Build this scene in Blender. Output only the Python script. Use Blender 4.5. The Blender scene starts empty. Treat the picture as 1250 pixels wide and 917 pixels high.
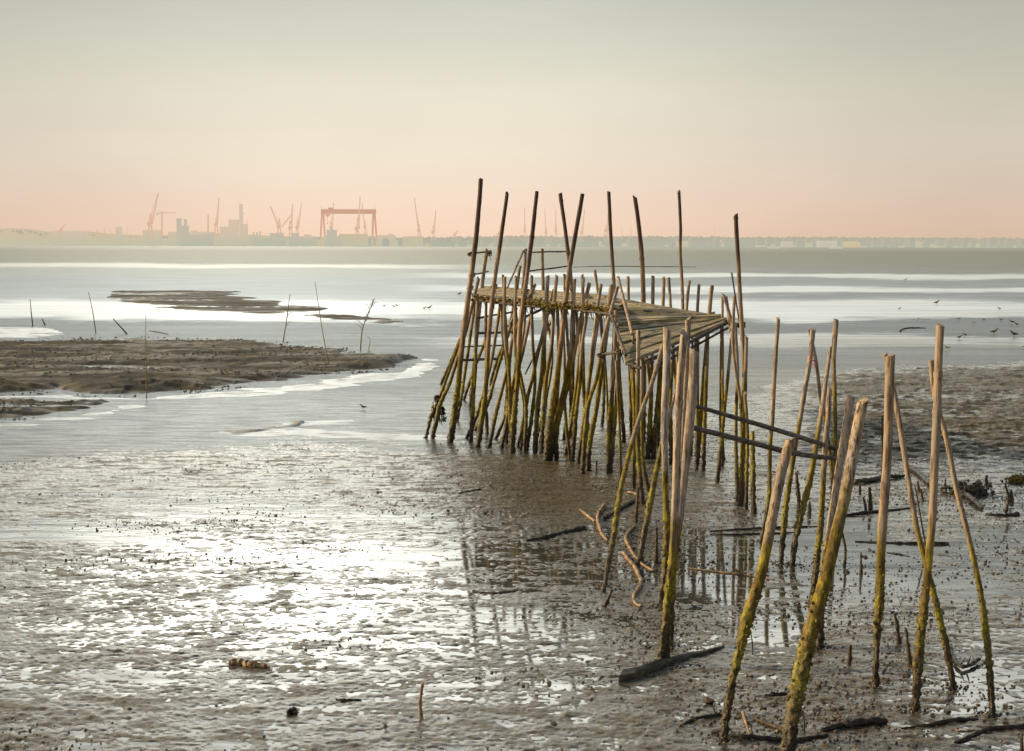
import bpy, math, random
import numpy as np
from mathutils import Vector, Matrix, Euler
random.seed(7); rng = np.random.default_rng(11)
SC = bpy.context.scene
COL = SC.collection
W0, H0, F0 = 1250.0, 917.0, 1717.0
CAMH = 3.8
PITCH = math.atan((458.5-299.5)/F0)
ROLL = math.radians(0.138)

# ------------------------------------------------------------------ camera
cd = bpy.data.cameras.new('camera'); cam = bpy.data.objects.new('camera', cd); COL.objects.link(cam)
cd.sensor_width = 36.0; cd.lens = F0/W0*36.0; cd.clip_end = 30000; cd.clip_start = 0.05
RM = Matrix.Rotation(math.pi/2-PITCH, 3, 'X') @ Matrix.Rotation(ROLL, 3, 'Z')
cam.matrix_world = Matrix.Translation((0, 0, CAMH)) @ RM.to_4x4()
SC.camera = cam
def ray(px, py):
    return RM @ Vector((px-W0/2, -(py-H0/2), -F0))
def G(px, py, z=0.0):
    d = ray(px, py); t = (z-CAMH)/d.z
    return Vector((d.x*t, d.y*t, z))
def P(px, py, Y):
    d = ray(px, py); t = Y/d.y
    return Vector((d.x*t, Y, CAMH+d.z*t))
def pix(X, Y, Z=0.0):                       # numpy world -> reference photo coordinates
    R = np.array(RM.transposed())
    p = np.stack([X, Y, Z-CAMH+0*X], 0).reshape(3, -1)
    q = R @ p
    return (W0/2+F0*q[0]/-q[2]).reshape(X.shape), (H0/2-F0*q[1]/-q[2]).reshape(X.shape)

# ------------------------------------------------------------------ noise
_perm = rng.permutation(4096); _gr = rng.uniform(-1, 1, 4096)
def vn(x, y, seed=0):
    xi = np.floor(x).astype(np.int64); yi = np.floor(y).astype(np.int64)
    fx = x-xi; fy = y-yi
    fx = fx*fx*(3-2*fx); fy = fy*fy*(3-2*fy)
    def h(a, b): return _gr[_perm[(_perm[(a+seed*57) & 4095]+b) & 4095]]
    a = h(xi, yi); b = h(xi+1, yi); c = h(xi, yi+1); d = h(xi+1, yi+1)
    return (a*(1-fx)+b*fx)*(1-fy)+(c*(1-fx)+d*fx)*fy
def fbm(x, y, wl, octs=3, seed=0, sx=1.0):
    s = 0; amp = 1; tot = 0
    for i in range(octs):
        a = 0.6+i*0.9
        xr = x*math.cos(a)-y*math.sin(a) if sx == 1.0 else x/sx
        yr = x*math.sin(a)+y*math.cos(a) if sx == 1.0 else y
        s = s+amp*vn(xr/wl+13.7*i, yr/wl+5.1*i, seed+i); tot += amp; amp *= 0.55; wl *= 0.48
    return s/tot
def sdist(px, py, poly):                    # signed distance in map units (+ inside)
    n = len(poly); d = np.full(px.shape, 1e9); ins = np.zeros(px.shape, bool)
    K = 2.6
    for i in range(n):
        ax, ay = poly[i]; bx, by = poly[(i+1) % n]
        ex, ey = bx-ax, by-ay
        wx, wy = px-ax, py-ay
        t = np.clip((wx*ex+wy*ey*K*K)/(ex*ex+ey*ey*K*K), 0, 1)
        dx = wx-ex*t; dy = (wy-ey*t)*K
        d = np.minimum(d, dx*dx+dy*dy)
        if ay != by:
            c = ((ay > py) != (by > py)) & (px < (bx-ax)*(py-ay)/(by-ay)+ax)
            ins ^= c
    d = np.sqrt(d)
    return np.where(ins, d, -d)
def sstep(a, b, x):
    t = np.clip((x-a)/(b-a), 0, 1); return t*t*(3-2*t)

# ------------------------------------------------------------------ materials
def mat(name):
    m = bpy.data.materials.new(name); m.use_nodes = True
    nt = m.node_tree; nt.nodes.clear()
    return m, nt
class NB:
    def __init__(s, nt): s.nt = nt
    def n(s, t, **k):
        o = s.nt.nodes.new(t)
        for a, b in k.items(): setattr(o, a, b)
        return o
    def l(s, a, b): s.nt.links.new(a, b)
    def put(s, sock, v):
        if isinstance(v, bpy.types.NodeSocket): s.l(v, sock)
        elif v is not None: sock.default_value = v
    def math(s, op, a, b=None, c=None, clamp=False):
        o = s.n('ShaderNodeMath', operation=op, use_clamp=clamp)
        for i, v in enumerate((a, b, c)): s.put(o.inputs[i], v)
        return o.outputs[0]
    def mix(s, f, a, b, blend='MIX'):
        o = s.n('ShaderNodeMix', data_type='RGBA', blend_type=blend)
        s.put(o.inputs[0], f)
        for i, v in ((6, a), (7, b)):
            if isinstance(v, tuple) and len(v) == 3: v = v+(1,)
            s.put(o.inputs[i], v)
        return o.outputs[2]
    def mapr(s, v, a, b, c=0.0, d=1.0, smooth=True):
        o = s.n('ShaderNodeMapRange', interpolation_type='SMOOTHSTEP' if smooth else 'LINEAR')
        s.put(o.inputs[0], v); o.inputs[1].default_value = a; o.inputs[2].default_value = b
        o.inputs[3].default_value = c; o.inputs[4].default_value = d
        return o.outputs[0]
    def noise(s, vec, scale, detail=3, rough=0.55, dist=0.0):
        o = s.n('ShaderNodeTexNoise'); s.put(o.inputs['Vector'], vec)
        o.inputs['Scale'].default_value = scale; o.inputs['Detail'].default_value = detail
        o.inputs['Roughness'].default_value = rough; o.inputs['Distortion'].default_value = dist
        return o.outputs[0]
    def vmul(s, vec, v):
        o = s.n('ShaderNodeVectorMath', operation='MULTIPLY'); s.put(o.inputs[0], vec); o.inputs[1].default_value = v
        return o.outputs[0]
    def ramp(s, f, stops, interp='LINEAR'):
        o = s.n('ShaderNodeValToRGB'); s.put(o.inputs[0], f)
        cr = o.color_ramp; cr.interpolation = interp
        while len(cr.elements) < len(stops): cr.elements.new(0.5)
        for e, (p, c) in zip(cr.elements, stops):
            e.position = p; e.color = tuple(c)+(1,) if len(c) == 3 else c
        return o.outputs[0]
    def sep(s, vec):
        o = s.n('ShaderNodeSeparateXYZ'); s.put(o.inputs[0], vec); return o.outputs
    def bump(s, h, dist, strength=1.0, normal=None):
        o = s.n('ShaderNodeBump'); s.put(o.inputs['Height'], h); o.inputs['Distance'].default_value = dist
        o.inputs['Strength'].default_value = strength
        if normal is not None: s.l(normal, o.inputs['Normal'])
        return o.outputs[0]
    def out(s, sh): s.l(sh, s.n('ShaderNodeOutputMaterial').inputs[0])
    def pbsdf(s, col, rough, normal=None, spec=0.5):
        o = s.n('ShaderNodeBsdfPrincipled')
        if isinstance(col, tuple) and len(col) == 3: col = col+(1,)
        s.put(o.inputs['Base Color'], col); s.put(o.inputs['Roughness'], rough)
        s.put(o.inputs['Specular IOR Level'], spec)
        if normal is not None: s.l(normal, o.inputs['Normal'])
        return o.outputs[0]
def srgb(r, g, b):
    f = lambda c: (c/255/12.92) if c/255 <= 0.04045 else ((c/255+0.055)/1.055)**2.4
    return (f(r), f(g), f(b))

def wet_shader(b, base, rough, normal, ior, gl_rough, gcol=(1, 1, 1, 1)):
    d = b.n('ShaderNodeBsdfDiffuse'); b.put(d.inputs[0], base); b.l(normal, d.inputs['Normal'])
    g = b.n('ShaderNodeBsdfGlossy'); b.put(g.inputs[0], gcol); b.put(g.inputs['Roughness'], gl_rough); b.l(normal, g.inputs['Normal'])
    f = b.n('ShaderNodeFresnel'); b.put(f.inputs[0], ior); b.l(normal, f.inputs['Normal'])
    m = b.n('ShaderNodeMixShader'); b.l(f.outputs[0], m.inputs[0]); b.l(d.outputs[0], m.inputs[1]); b.l(g.outputs[0], m.inputs[2])
    return m.outputs[0]

def mat_mud():
    m, nt = mat('wet_mud'); b = NB(nt)
    pos = b.n('ShaderNodeNewGeometry').outputs['Position']
    z = b.sep(pos)[2]
    at = b.n('ShaderNodeAttribute', attribute_name='zone').outputs['Color']
    zs = b.n('ShaderNodeSeparateColor'); b.l(at, zs.inputs[0])
    dry, olive, bank = zs.outputs[0], zs.outputs[1], zs.outputs[2]
    slick = b.math('SUBTRACT', 1.0, b.n('ShaderNodeAttribute', attribute_name='zone').outputs['Alpha'])
    n1 = b.noise(b.vmul(pos, (0.6, 1, 1)), 1.1, 5)
    n2 = b.noise(pos, 16, 5, 0.65)
    n3 = b.noise(pos, 90, 3, 0.6)
    c = b.ramp(n2, [(0.25, (0.014, 0.012, 0.008)), (0.5, (0.056, 0.045, 0.028)), (0.70, (0.16, 0.115, 0.060))])
    c = b.mix(b.mapr(n1, 0.4, 0.65), c, (0.085, 0.068, 0.042), 'MIX') if False else b.mix(b.math('MULTIPLY', b.mapr(n1, 0.45, 0.62), 0.4), c, (0.070, 0.058, 0.038))
    c = b.mix(b.math('MULTIPLY', olive, b.mapr(n2, 0.3, 0.6)), c, (0.105, 0.082, 0.030))
    c = b.mix(b.math('MULTIPLY', bank, 0.92), c, b.mix(b.mapr(b.noise(b.vmul(pos, (0.25, 1.2, 1)), 1.3, 5, 0.65), 0.42, 0.60), b.ramp(n2, [(0.3, (0.020, 0.022, 0.024)), (0.55, (0.070, 0.070, 0.068)), (0.75, (0.14, 0.125, 0.10))]), b.ramp(n2, [(0.3, (0.05, 0.042, 0.025)), (0.55, (0.12, 0.10, 0.065)), (0.75, (0.22, 0.18, 0.10))])))
    n4 = b.noise(pos, 35, 2)
    spk = b.mapr(n4, 0.66, 0.72)
    c = b.mix(b.math('MULTIPLY', spk, 0.8), c, (0.20, 0.13, 0.065))
    film = b.mapr(b.math('ADD', b.noise(b.vmul(pos, (0.40, 1, 1)), 4.5, 7, 0.68), b.math('MULTIPLY', z, -7.0)), 0.36, 0.50)
    film = b.math('MULTIPLY', film, b.math('SUBTRACT', 1.0, dry), clamp=True)
    gr = b.mapr(film, 0, 1, 0.50, 0.24, False)
    gr = b.math('ADD', gr, b.math('MULTIPLY', bank, 0.15))
    ior = b.mapr(film, 0, 1, 1.30, 1.95, False)
    ior = b.math('SUBTRACT', ior, b.math('MULTIPLY', b.math('MAXIMUM', olive, bank), b.math('MULTIPLY', b.math('SUBTRACT', ior, 1.12), 0.7)))
    h = b.math('ADD', b.math('MULTIPLY', n2, 0.7), b.math('MULTIPLY', n3, 0.35))
    ior = b.math('ADD', ior, b.math('MULTIPLY', slick, 0.15))
    gr = b.math('MAXIMUM', gr, b.math('MULTIPLY', slick, 0.30))
    bs = b.n('ShaderNodeBump'); b.l(h, bs.inputs['Height']); bs.inputs['Distance'].default_value = 0.025
    b.l(b.mapr(film, 0, 1, 0.9, 0.28, False), bs.inputs['Strength'])
    wetb = b.mapr(b.noise(b.vmul(pos, (0.12, 0.7, 1)), 1.7, 6, 0.62), 0.47, 0.60)
    gk = b.math('MULTIPLY', b.mapr(film, 0, 1, 0.74, 1.0, False), b.math('SUBTRACT', 1.0, b.math('MULTIPLY', b.math('MAXIMUM', b.math('MULTIPLY', bank, b.mapr(wetb, 0, 1, 0.9, 0.15, False)), b.math('MULTIPLY', olive, 0.45)), 0.75)))
    gk = b.math('MAXIMUM', gk, slick)
    gc = b.n('ShaderNodeCombineColor'); [b.l(gk, gc.inputs[i]) for i in range(3)]
    tint = b.mix(b.math('MAXIMUM', slick, b.math('MULTIPLY', film, 0.6)), (0.98, 0.95, 0.87), (0.98, 1.0, 1.0))
    b.out(wet_shader(b, c, None, bs.outputs[0], ior, gr, b.mix(1.0, gc.outputs[0], tint, 'MULTIPLY')))
    return m

def mat_water():
    m, nt = mat('estuary_water'); b = NB(nt)
    pos = b.n('ShaderNodeNewGeometry').outputs['Position']
    x, y, z = b.sep(pos)
    s = b.math('DIVIDE', F0*CAMH, b.math('MAXIMUM', y, 4.0))        # nearness
    az = b.math('DIVIDE', x, b.math('MAXIMUM', y, 4.0))
    wob = b.noise(b.vmul(pos, (0.02, 0.05, 0)), 1.0, 3)
    lv = b.n('ShaderNodeCombineXYZ'); b.l(b.math('MULTIPLY', az, 5.0), lv.inputs[0]); b.l(b.math('MULTIPLY', s, 0.05), lv.inputs[1])
    wob2 = b.noise(lv.outputs[0], 1.6, 3)
    fine = b.noise(b.vmul(pos, (0.25, 1.0, 0)), 1.2, 4, 0.6)
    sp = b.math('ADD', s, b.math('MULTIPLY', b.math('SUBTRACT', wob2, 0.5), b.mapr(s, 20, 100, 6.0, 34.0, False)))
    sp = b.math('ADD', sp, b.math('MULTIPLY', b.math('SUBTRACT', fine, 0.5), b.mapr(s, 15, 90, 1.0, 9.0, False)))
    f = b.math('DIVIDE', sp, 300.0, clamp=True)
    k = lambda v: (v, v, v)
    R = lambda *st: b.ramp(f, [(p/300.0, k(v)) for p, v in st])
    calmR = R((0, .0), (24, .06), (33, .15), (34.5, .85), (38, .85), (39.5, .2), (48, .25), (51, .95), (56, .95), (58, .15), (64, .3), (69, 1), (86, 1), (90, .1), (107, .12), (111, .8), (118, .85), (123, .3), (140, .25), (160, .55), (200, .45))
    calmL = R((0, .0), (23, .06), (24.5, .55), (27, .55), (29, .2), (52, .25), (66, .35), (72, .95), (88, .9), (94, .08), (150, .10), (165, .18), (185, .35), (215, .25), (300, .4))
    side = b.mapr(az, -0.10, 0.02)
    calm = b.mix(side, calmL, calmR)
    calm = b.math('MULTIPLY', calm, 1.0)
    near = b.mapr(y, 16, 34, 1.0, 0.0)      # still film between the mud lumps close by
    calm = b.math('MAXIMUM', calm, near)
    leftcalm = b.math('MULTIPLY', b.mapr(s, 232, 262), b.mapr(az, -0.02, -0.3))
    r1 = b.noise(b.vmul(pos, (0.6, 1.4, 1)), 3.2, 4, 0.6)
    r2 = b.noise(b.vmul(pos, (0.5, 1.2, 1)), 11.0, 3, 0.6)
    r3 = b.noise(b.vmul(pos, (0.12, 0.5, 1)), 0.6, 4, 0.6)
    h = b.math('ADD', b.math('MULTIPLY', r1, 0.6), b.math('MULTIPLY', r2, 0.35))
    h = b.math('ADD', h, b.math('MULTIPLY', r3, 0.8))
    bs = b.n('ShaderNodeBump'); b.l(h, bs.inputs['Height']); bs.inputs['Distance'].default_value = 0.05
    b.l(b.math('ADD', b.mapr(calm, 0, 1, 0.9, 0.02, False), b.math('MULTIPLY', b.mapr(s, 60, 110, 0.0, 0.12), b.mapr(y, 22, 30))), bs.inputs['Strength'])
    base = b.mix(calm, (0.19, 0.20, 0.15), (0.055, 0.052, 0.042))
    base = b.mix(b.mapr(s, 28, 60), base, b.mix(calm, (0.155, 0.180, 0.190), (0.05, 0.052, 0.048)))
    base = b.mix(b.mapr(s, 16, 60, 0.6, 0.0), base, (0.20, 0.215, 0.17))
    rough = b.mapr(calm, 0, 1, 0.26, 0.045, False)
    rough = b.math('ADD', rough, b.math('MULTIPLY', b.math('MULTIPLY', b.mapr(s, 90, 150, 1.0, 0.0), calm), 0.30))
    ior = b.mapr(calm, 0, 1, 1.33, 1.85, False)
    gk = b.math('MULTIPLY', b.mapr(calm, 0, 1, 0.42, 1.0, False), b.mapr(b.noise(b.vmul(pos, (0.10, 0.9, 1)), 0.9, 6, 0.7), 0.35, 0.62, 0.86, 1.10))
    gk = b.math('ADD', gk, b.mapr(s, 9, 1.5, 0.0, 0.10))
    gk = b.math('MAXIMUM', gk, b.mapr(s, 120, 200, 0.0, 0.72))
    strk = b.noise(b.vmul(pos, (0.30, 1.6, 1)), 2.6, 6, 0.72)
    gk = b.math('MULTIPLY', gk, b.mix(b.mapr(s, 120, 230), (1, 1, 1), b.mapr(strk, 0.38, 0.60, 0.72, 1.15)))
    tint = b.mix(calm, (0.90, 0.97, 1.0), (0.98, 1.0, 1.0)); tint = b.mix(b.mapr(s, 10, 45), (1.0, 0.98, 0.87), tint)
    gc = b.n('ShaderNodeCombineColor'); [b.l(gk, gc.inputs[i]) for i in range(3)]
    b.out(wet_shader(b, base, None, bs.outputs[0], ior, rough, b.mix(1.0, gc.outputs[0], tint, 'MULTIPLY')))
    return m

def mat_post(name, top=(0.54, 0.40, 0.26), grey=(0.38, 0.33, 0.28), dark_top=False, green=1.0, zg=1.75):
    m, nt = mat(name); b = NB(nt)
    pos = b.n('ShaderNodeNewGeometry').outputs['Position']
    x, y, z = b.sep(pos)
    oi = b.n('ShaderNodeObjectInfo').outputs['Random']
    grain = b.noise(b.vmul(pos, (55, 55, 2.2)), 1.0, 4, 0.65)
    mott = b.noise(b.vmul(pos, (9, 9, 2.5)), 1.0, 4, 0.6)
    big = b.noise(pos, 1.3, 2)
    w = b.mix(b.mapr(mott, 0.35, 0.65), top, grey)
    w = b.mix(b.math('MULTIPLY', b.mapr(grain, 0.51, 0.36), 0.9), w, (0.06, 0.040, 0.026))
    w = b.mix(b.mapr(b.noise(b.vmul(pos, (14, 14, 4)), 1.0, 5, 0.65), 0.50, 0.64, 0, 0.75), w, (0.11, 0.070, 0.045))
    w = b.mix(b.mapr(oi, 0, 1, 0.0, 0.45, False), w, b.mix(grain, (0.10, 0.07, 0.05), (0.36, 0.24, 0.15)))
    # unlit tone of the high tops put into the wood colour
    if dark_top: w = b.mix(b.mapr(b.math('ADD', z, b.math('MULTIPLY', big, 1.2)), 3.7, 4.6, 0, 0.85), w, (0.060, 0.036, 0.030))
    zz = b.math('ADD', z, b.math('MULTIPLY', b.math('SUBTRACT', mott, 0.5), 1.1))
    zz = b.math('ADD', zz, b.math('MULTIPLY', b.math('SUBTRACT', big, 0.5), 0.9))
    gcol = b.ramp(b.noise(b.vmul(pos, (22, 22, 6)), 1.0, 4, 0.65), [(0.3, (0.030, 0.024, 0.005)), (0.47, (0.14, 0.105, 0.014)), (0.62, (0.36, 0.27, 0.03))])
    gcol = b.mix(b.mapr(b.noise(b.vmul(pos, (10, 10, 2.4)), 1.0, 4, 0.7), 0.46, 0.60, 0.0, 0.8), gcol, b.ramp(grain, [(0.35, (0.035, 0.022, 0.010)), (0.6, (0.20, 0.125, 0.040))]))
    zz = b.math('ADD', zz, b.math('MULTIPLY', b.math('SUBTRACT', oi, 0.5), 0.5))
    c = b.mix(b.mapr(zz, zg-0.25, zg+0.25, green, 0.0), w, gcol)
    crust = b.ramp(b.noise(pos, 24, 5, 0.72), [(0.32, (0.010, 0.007, 0.004)), (0.48, (0.060, 0.038, 0.015)), (0.58, (0.16, 0.11, 0.03)), (0.70, (0.34, 0.25, 0.10))])
    zc = b.math('ADD', z, b.math('MULTIPLY', b.math('SUBTRACT', mott, 0.5), 1.1))
    mossy = b.ramp(b.noise(pos, 34, 5, 0.7), [(0.35, (0.03, 0.03, 0.004)), (0.5, (0.22, 0.20, 0.010)), (0.62, (0.42, 0.37, 0.03))])
    crust = b.mix(b.math('MULTIPLY', b.mapr(b.noise(b.vmul(pos, (9, 9, 4)), 1.0, 4, 0.7), 0.44, 0.54), b.mapr(z, 0.25, 0.7)), crust, mossy)
    c = b.mix(b.mapr(zc, 0.45, 1.15, 0.92, 0.0), c, crust)
    c = b.mix(b.mapr(z, -0.05, 0.55, 0.85, 0.0), c, (0.022, 0.016, 0.010))
    rg = b.mapr(z, 0.0, 1.6, 0.42, 0.75)
    h = b.math('ADD', b.math('MULTIPLY', grain, 0.5), b.math('MULTIPLY', b.noise(pos, 60, 3), b.mapr(z, 0.4, 1.6, 1.0, 0.15)))
    b.out(b.pbsdf(c, rg, b.bump(h, 0.012, 0.8), b.mapr(z, 0.0, 1.6, 0.45, 0.15)))
    return m

def mat_wood(name, c1, c2, c3, rough=0.7, sc=1.0, axis=(4, 30, 30)):
    m, nt = mat(name); b = NB(nt)
    tc = b.n('ShaderNodeTexCoord').outputs['Object']
    pos = b.n('ShaderNodeNewGeometry').outputs['Position']
    g = b.noise(b.vmul(pos, tuple(a*sc for a in axis)), 1.0, 4, 0.65)
    n = b.noise(pos, 6*sc, 4)
    c = b.ramp(g, [(0.32, c1), (0.5, c2), (0.68, c3)])
    c = b.mix(b.mapr(n, 0.5, 0.68, 0, 0.6), c, c1)
    b.out(b.pbsdf(c, rough, b.bump(b.math('ADD', g, n), 0.01, 0.7), 0.3))
    return m

def mat_deck():
    m, nt = mat('mossy_planks'); b = NB(nt)
    pos = b.n('ShaderNodeNewGeometry').outputs['Position']
    pr = b.n('ShaderNodeAttribute', attribute_name='tint').outputs['Fac']
    g = b.noise(b.vmul(pos, (3, 26, 26)), 1.0, 4, 0.65)
    n = b.noise(b.vmul(pos, (0.5, 1.1, 1)), 1.2, 3)
    c = b.ramp(g, [(0.3, (0.09, 0.07, 0.045)), (0.48, (0.34, 0.28, 0.18)), (0.66, (0.58, 0.46, 0.28))])
    c = b.mix(b.mapr(n, 0.56, 0.64, 0, .8), c, b.ramp(g, [(0.3, (0.05, 0.06, 0.065)), (0.7, (0.17, 0.18, 0.18))]))
    c = b.mix(b.mapr(b.noise(pos, 3.1, 4), 0.50, 0.62, 0, 0.7), c, (0.17, 0.155, 0.045))
    c = b.mix(1.0, c, b.mapr(pr, 0, 1, 0.55, 1.3, False), 'MULTIPLY')
    b.out(b.pbsdf(c, 0.7, b.bump(g, 0.012, 0.8), 0.3))
    return m

def mat_plain(name, col, rough=0.7, nsc=20, var=0.5, spec=0.3):
    m, nt = mat(name); b = NB(nt)
    pos = b.n('ShaderNodeNewGeometry').outputs['Position']
    n = b.noise(pos, nsc, 4, 0.65)
    c = b.ramp(n, [(0.3, tuple(v*(1-var) for v in col)), (0.7, tuple(min(1, v*(1+var)) for v in col))])
    b.out(b.pbsdf(c, rough, b.bump(n, 0.01, 0.6), spec))
    return m

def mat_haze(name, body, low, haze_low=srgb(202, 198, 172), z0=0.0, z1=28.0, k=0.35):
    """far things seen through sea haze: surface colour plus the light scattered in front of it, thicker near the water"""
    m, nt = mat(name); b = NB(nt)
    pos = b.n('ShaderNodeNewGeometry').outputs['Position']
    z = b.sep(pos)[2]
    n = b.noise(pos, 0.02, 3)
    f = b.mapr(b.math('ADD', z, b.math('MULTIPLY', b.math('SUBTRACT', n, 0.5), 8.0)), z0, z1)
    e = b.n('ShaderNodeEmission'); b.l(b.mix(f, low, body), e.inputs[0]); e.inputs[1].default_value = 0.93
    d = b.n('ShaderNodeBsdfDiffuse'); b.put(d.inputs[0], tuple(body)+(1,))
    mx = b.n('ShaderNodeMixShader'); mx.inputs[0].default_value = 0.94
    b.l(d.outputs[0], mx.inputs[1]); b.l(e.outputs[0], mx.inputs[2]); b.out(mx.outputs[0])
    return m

M = {}
M['mud'] = mat_mud(); M['water'] = mat_water()
M['post'] = mat_post('weathered_post_wood')
M['post_tall'] = mat_post('shade_top_post_wood', (0.52, 0.34, 0.20), (0.36, 0.26, 0.19), dark_top=True)  # upper ends painted dark as if out of the sun
M['post_fat'] = mat_post('bleached_post_wood', (0.62, 0.47, 0.34), (0.44, 0.40, 0.38), zg=1.35)
M['post_gold'] = mat_post('algae_post_wood', (0.52, 0.38, 0.26), (0.37, 0.32, 0.28), zg=1.6)
M['deck'] = mat_deck()
M['beam'] = mat_wood('dark_beam_wood', (0.03, 0.024, 0.022), (0.085, 0.07, 0.062), (0.19, 0.16, 0.14), axis=(8, 8, 40))
M['rail'] = mat_wood('grey_rail_wood', (0.035, 0.03, 0.024), (0.12, 0.10, 0.085), (0.26, 0.23, 0.20), axis=(6, 6, 50))
M['drift'] = mat_wood('bleached_driftwood', (0.07, 0.05, 0.03), (0.30, 0.20, 0.12), (0.50, 0.36, 0.23), axis=(20, 20, 20))
M['log'] = mat_wood('sodden_log', (0.012, 0.010, 0.008), (0.035, 0.028, 0.02), (0.085, 0.068, 0.045), 0.45, axis=(12, 12, 12))
M['plank'] = mat_wood('green_plank', (0.035, 0.034, 0.022), (0.085, 0.08, 0.055), (0.16, 0.15, 0.11), 0.5, axis=(6, 20, 20))
M['moss'] = mat_plain('yellow_moss', (0.20, 0.145, 0.03), 0.9, 30, 0.6)
M['clod'] = mat_plain('mud_crumbs', (0.075, 0.052, 0.030), 0.45, 12, 0.75, 0.5)
M['stake'] = mat_plain('rotten_stake', (0.075, 0.052, 0.028), 0.6, 25, 0.7)
M['reed'] = mat_plain('dry_reed', (0.26, 0.22, 0.10), 0.8, 30, 0.4)
M['stick'] = mat_plain('dark_stick', (0.07, 0.06, 0.05), 0.8, 30, 0.4)
M['bird'] = mat_plain('bird_brown', (0.13, 0.10, 0.08), 0.8, 40, 0.5)
M['birdw'] = mat_plain('bird_white', (0.65, 0.55, 0.48), 0.8, 40, 0.2)
M['weed'] = mat_plain('seaweed', (0.028, 0.024, 0.010), 0.5, 30, 0.5)

# ------------------------------------------------------------------ mesh helpers
class MB:
    def __init__(s): s.v = []; s.f = []; s.t = []
    def add(s, vs, fs, tint=0.5):
        o = len(s.v); s.v.extend(vs); s.f.extend([tuple(i+o for i in f) for f in fs]); s.t.extend([tint]*len(vs))
    def tube(s, pts, rad, sides=12, caps=True, rough=0.0, crust=None, squash=1.0, cut=0.0):
        """pts: Vectors; rad: radii. rough: relative radial noise; crust: fn(z)->extra displacement (m)"""
        n = len(pts); ph = random.random()*6.28
        lob = [random.uniform(-.06, .06) for _ in range(sides)]
        vs = []
        for i, p in enumerate(pts):
            t = (pts[min(i+1, n-1)]-pts[max(i-1, 0)]).normalized()
            a = Vector((0, 1, 0)) if abs(t.y) < 0.9 else Vector((1, 0, 0))
            u = t.cross(a).normalized(); w = t.cross(u)
            for k in range(sides):
                an = ph+2*math.pi*k/sides
                r = rad[i]*(1+lob[k]+rough*random.uniform(-1, 1))
                if crust: r += crust(p.z)*max(-0.25, random.gauss(0.25, 0.6))
                off = t*(math.cos(an+ph)*r*cut+abs(cut)*r*random.uniform(-.35, .35)) if i == n-1 and cut else Vector((0, 0, 0))
                vs.append(p+u*(math.cos(an)*r)+w*(math.sin(an)*r*squash)+off)
        fs = []
        for i in range(n-1):
            for k in range(sides):
                k2 = (k+1) % sides
                fs.append((i*sides+k, i*sides+k2, (i+1)*sides+k2, (i+1)*sides+k))
        if caps:
            o1 = len(vs); vs += [vs[k].copy() for k in range(sides)]+[vs[(n-1)*sides+k].copy() for k in range(sides)]
            fs.append(tuple(o1+k for k in reversed(range(sides)))); fs.append(tuple(o1+sides+k for k in range(sides)))
        s.add(vs, fs, random.random())
    def lump(s, c, r, fl=1.0):
        q = [Vector((1, 0, 0)), Vector((-1, 0, 0)), Vector((0, 1, 0)), Vector((0, -1, 0)), Vector((0, 0, 1)), Vector((0, 0, -1))]
        R = Euler((random.random()*6, random.random()*6, random.random()*6)).to_matrix()
        vs = []
        for d in q:
            e = R @ (d*r*random.uniform(.6, 1.35)); e.z *= fl; vs.append(c+e)
        s.add(vs, [(0, 2, 4), (2, 1, 4), (1, 3, 4), (3, 0, 4), (2, 0, 5), (1, 2, 5), (3, 1, 5), (0, 3, 5)], random.random())
    def box(s, c, sx, sy, sz, rz=0.0, ry=0.0):
        R = Euler((0, ry, rz)).to_matrix()
        vs = [c+R @ Vector((a*sx/2, b*sy/2, d*sz/2)) for a in (-1, 1) for b in (-1, 1) for d in (-1, 1)]
        s.add(vs, [(0, 1, 3, 2), (4, 6, 7, 5), (0, 4, 5, 1), (2, 3, 7, 6), (0, 2, 6, 4), (1, 5, 7, 3)], random.random())
    def build(s, name, m, parent=None, smooth=True):
        me = bpy.data.meshes.new(name); me.from_pydata([tuple(v) for v in s.v], [], s.f); me.validate()
        at = me.attributes.new('tint', 'FLOAT', 'POINT')
        if len(s.t) == len(me.vertices): at.data.foreach_set('value', s.t)
        me.materials.append(m)
        if smooth: me.polygons.foreach_set('use_smooth', [True]*len(me.polygons))
        o = bpy.data.objects.new(name, me); COL.objects.link(o)
        if parent: o.parent = parent; o.matrix_parent_inverse = Matrix.Identity(4); o.location = -parent.location
        return o
def tag(o, label=None, cat=None, group=None, kind=None):
    if label: o['label'] = label
    if cat: o['category'] = cat
    if group: o['group'] = group
    if kind: o['kind'] = kind
    return o
def empty(name, loc):
    o = bpy.data.objects.new(name, None); o.location = loc; o.empty_display_size = 0.2; COL.objects.link(o); return o
def recenter(o):                            # origin at the base of the thing
    me = o.data; n = len(me.vertices); co = np.empty(n*3, np.float32); me.vertices.foreach_get('co', co); co = co.reshape(-1, 3)
    c = Vector((float(co[:, 0].mean()), float(co[:, 1].mean()), float(max(co[:, 2].min(), 0))))
    if co[:, 2].max() > 0.6:
        lo = co[co[:, 2] < max(co[:, 2].min(), 0)+0.3]
        if len(lo): c.x = float(lo[:, 0].mean()); c.y = float(lo[:, 1].mean())
    co -= np.array(c, np.float32); me.vertices.foreach_set('co', co.ravel()); me.update(); o.location = c
    return o

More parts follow.
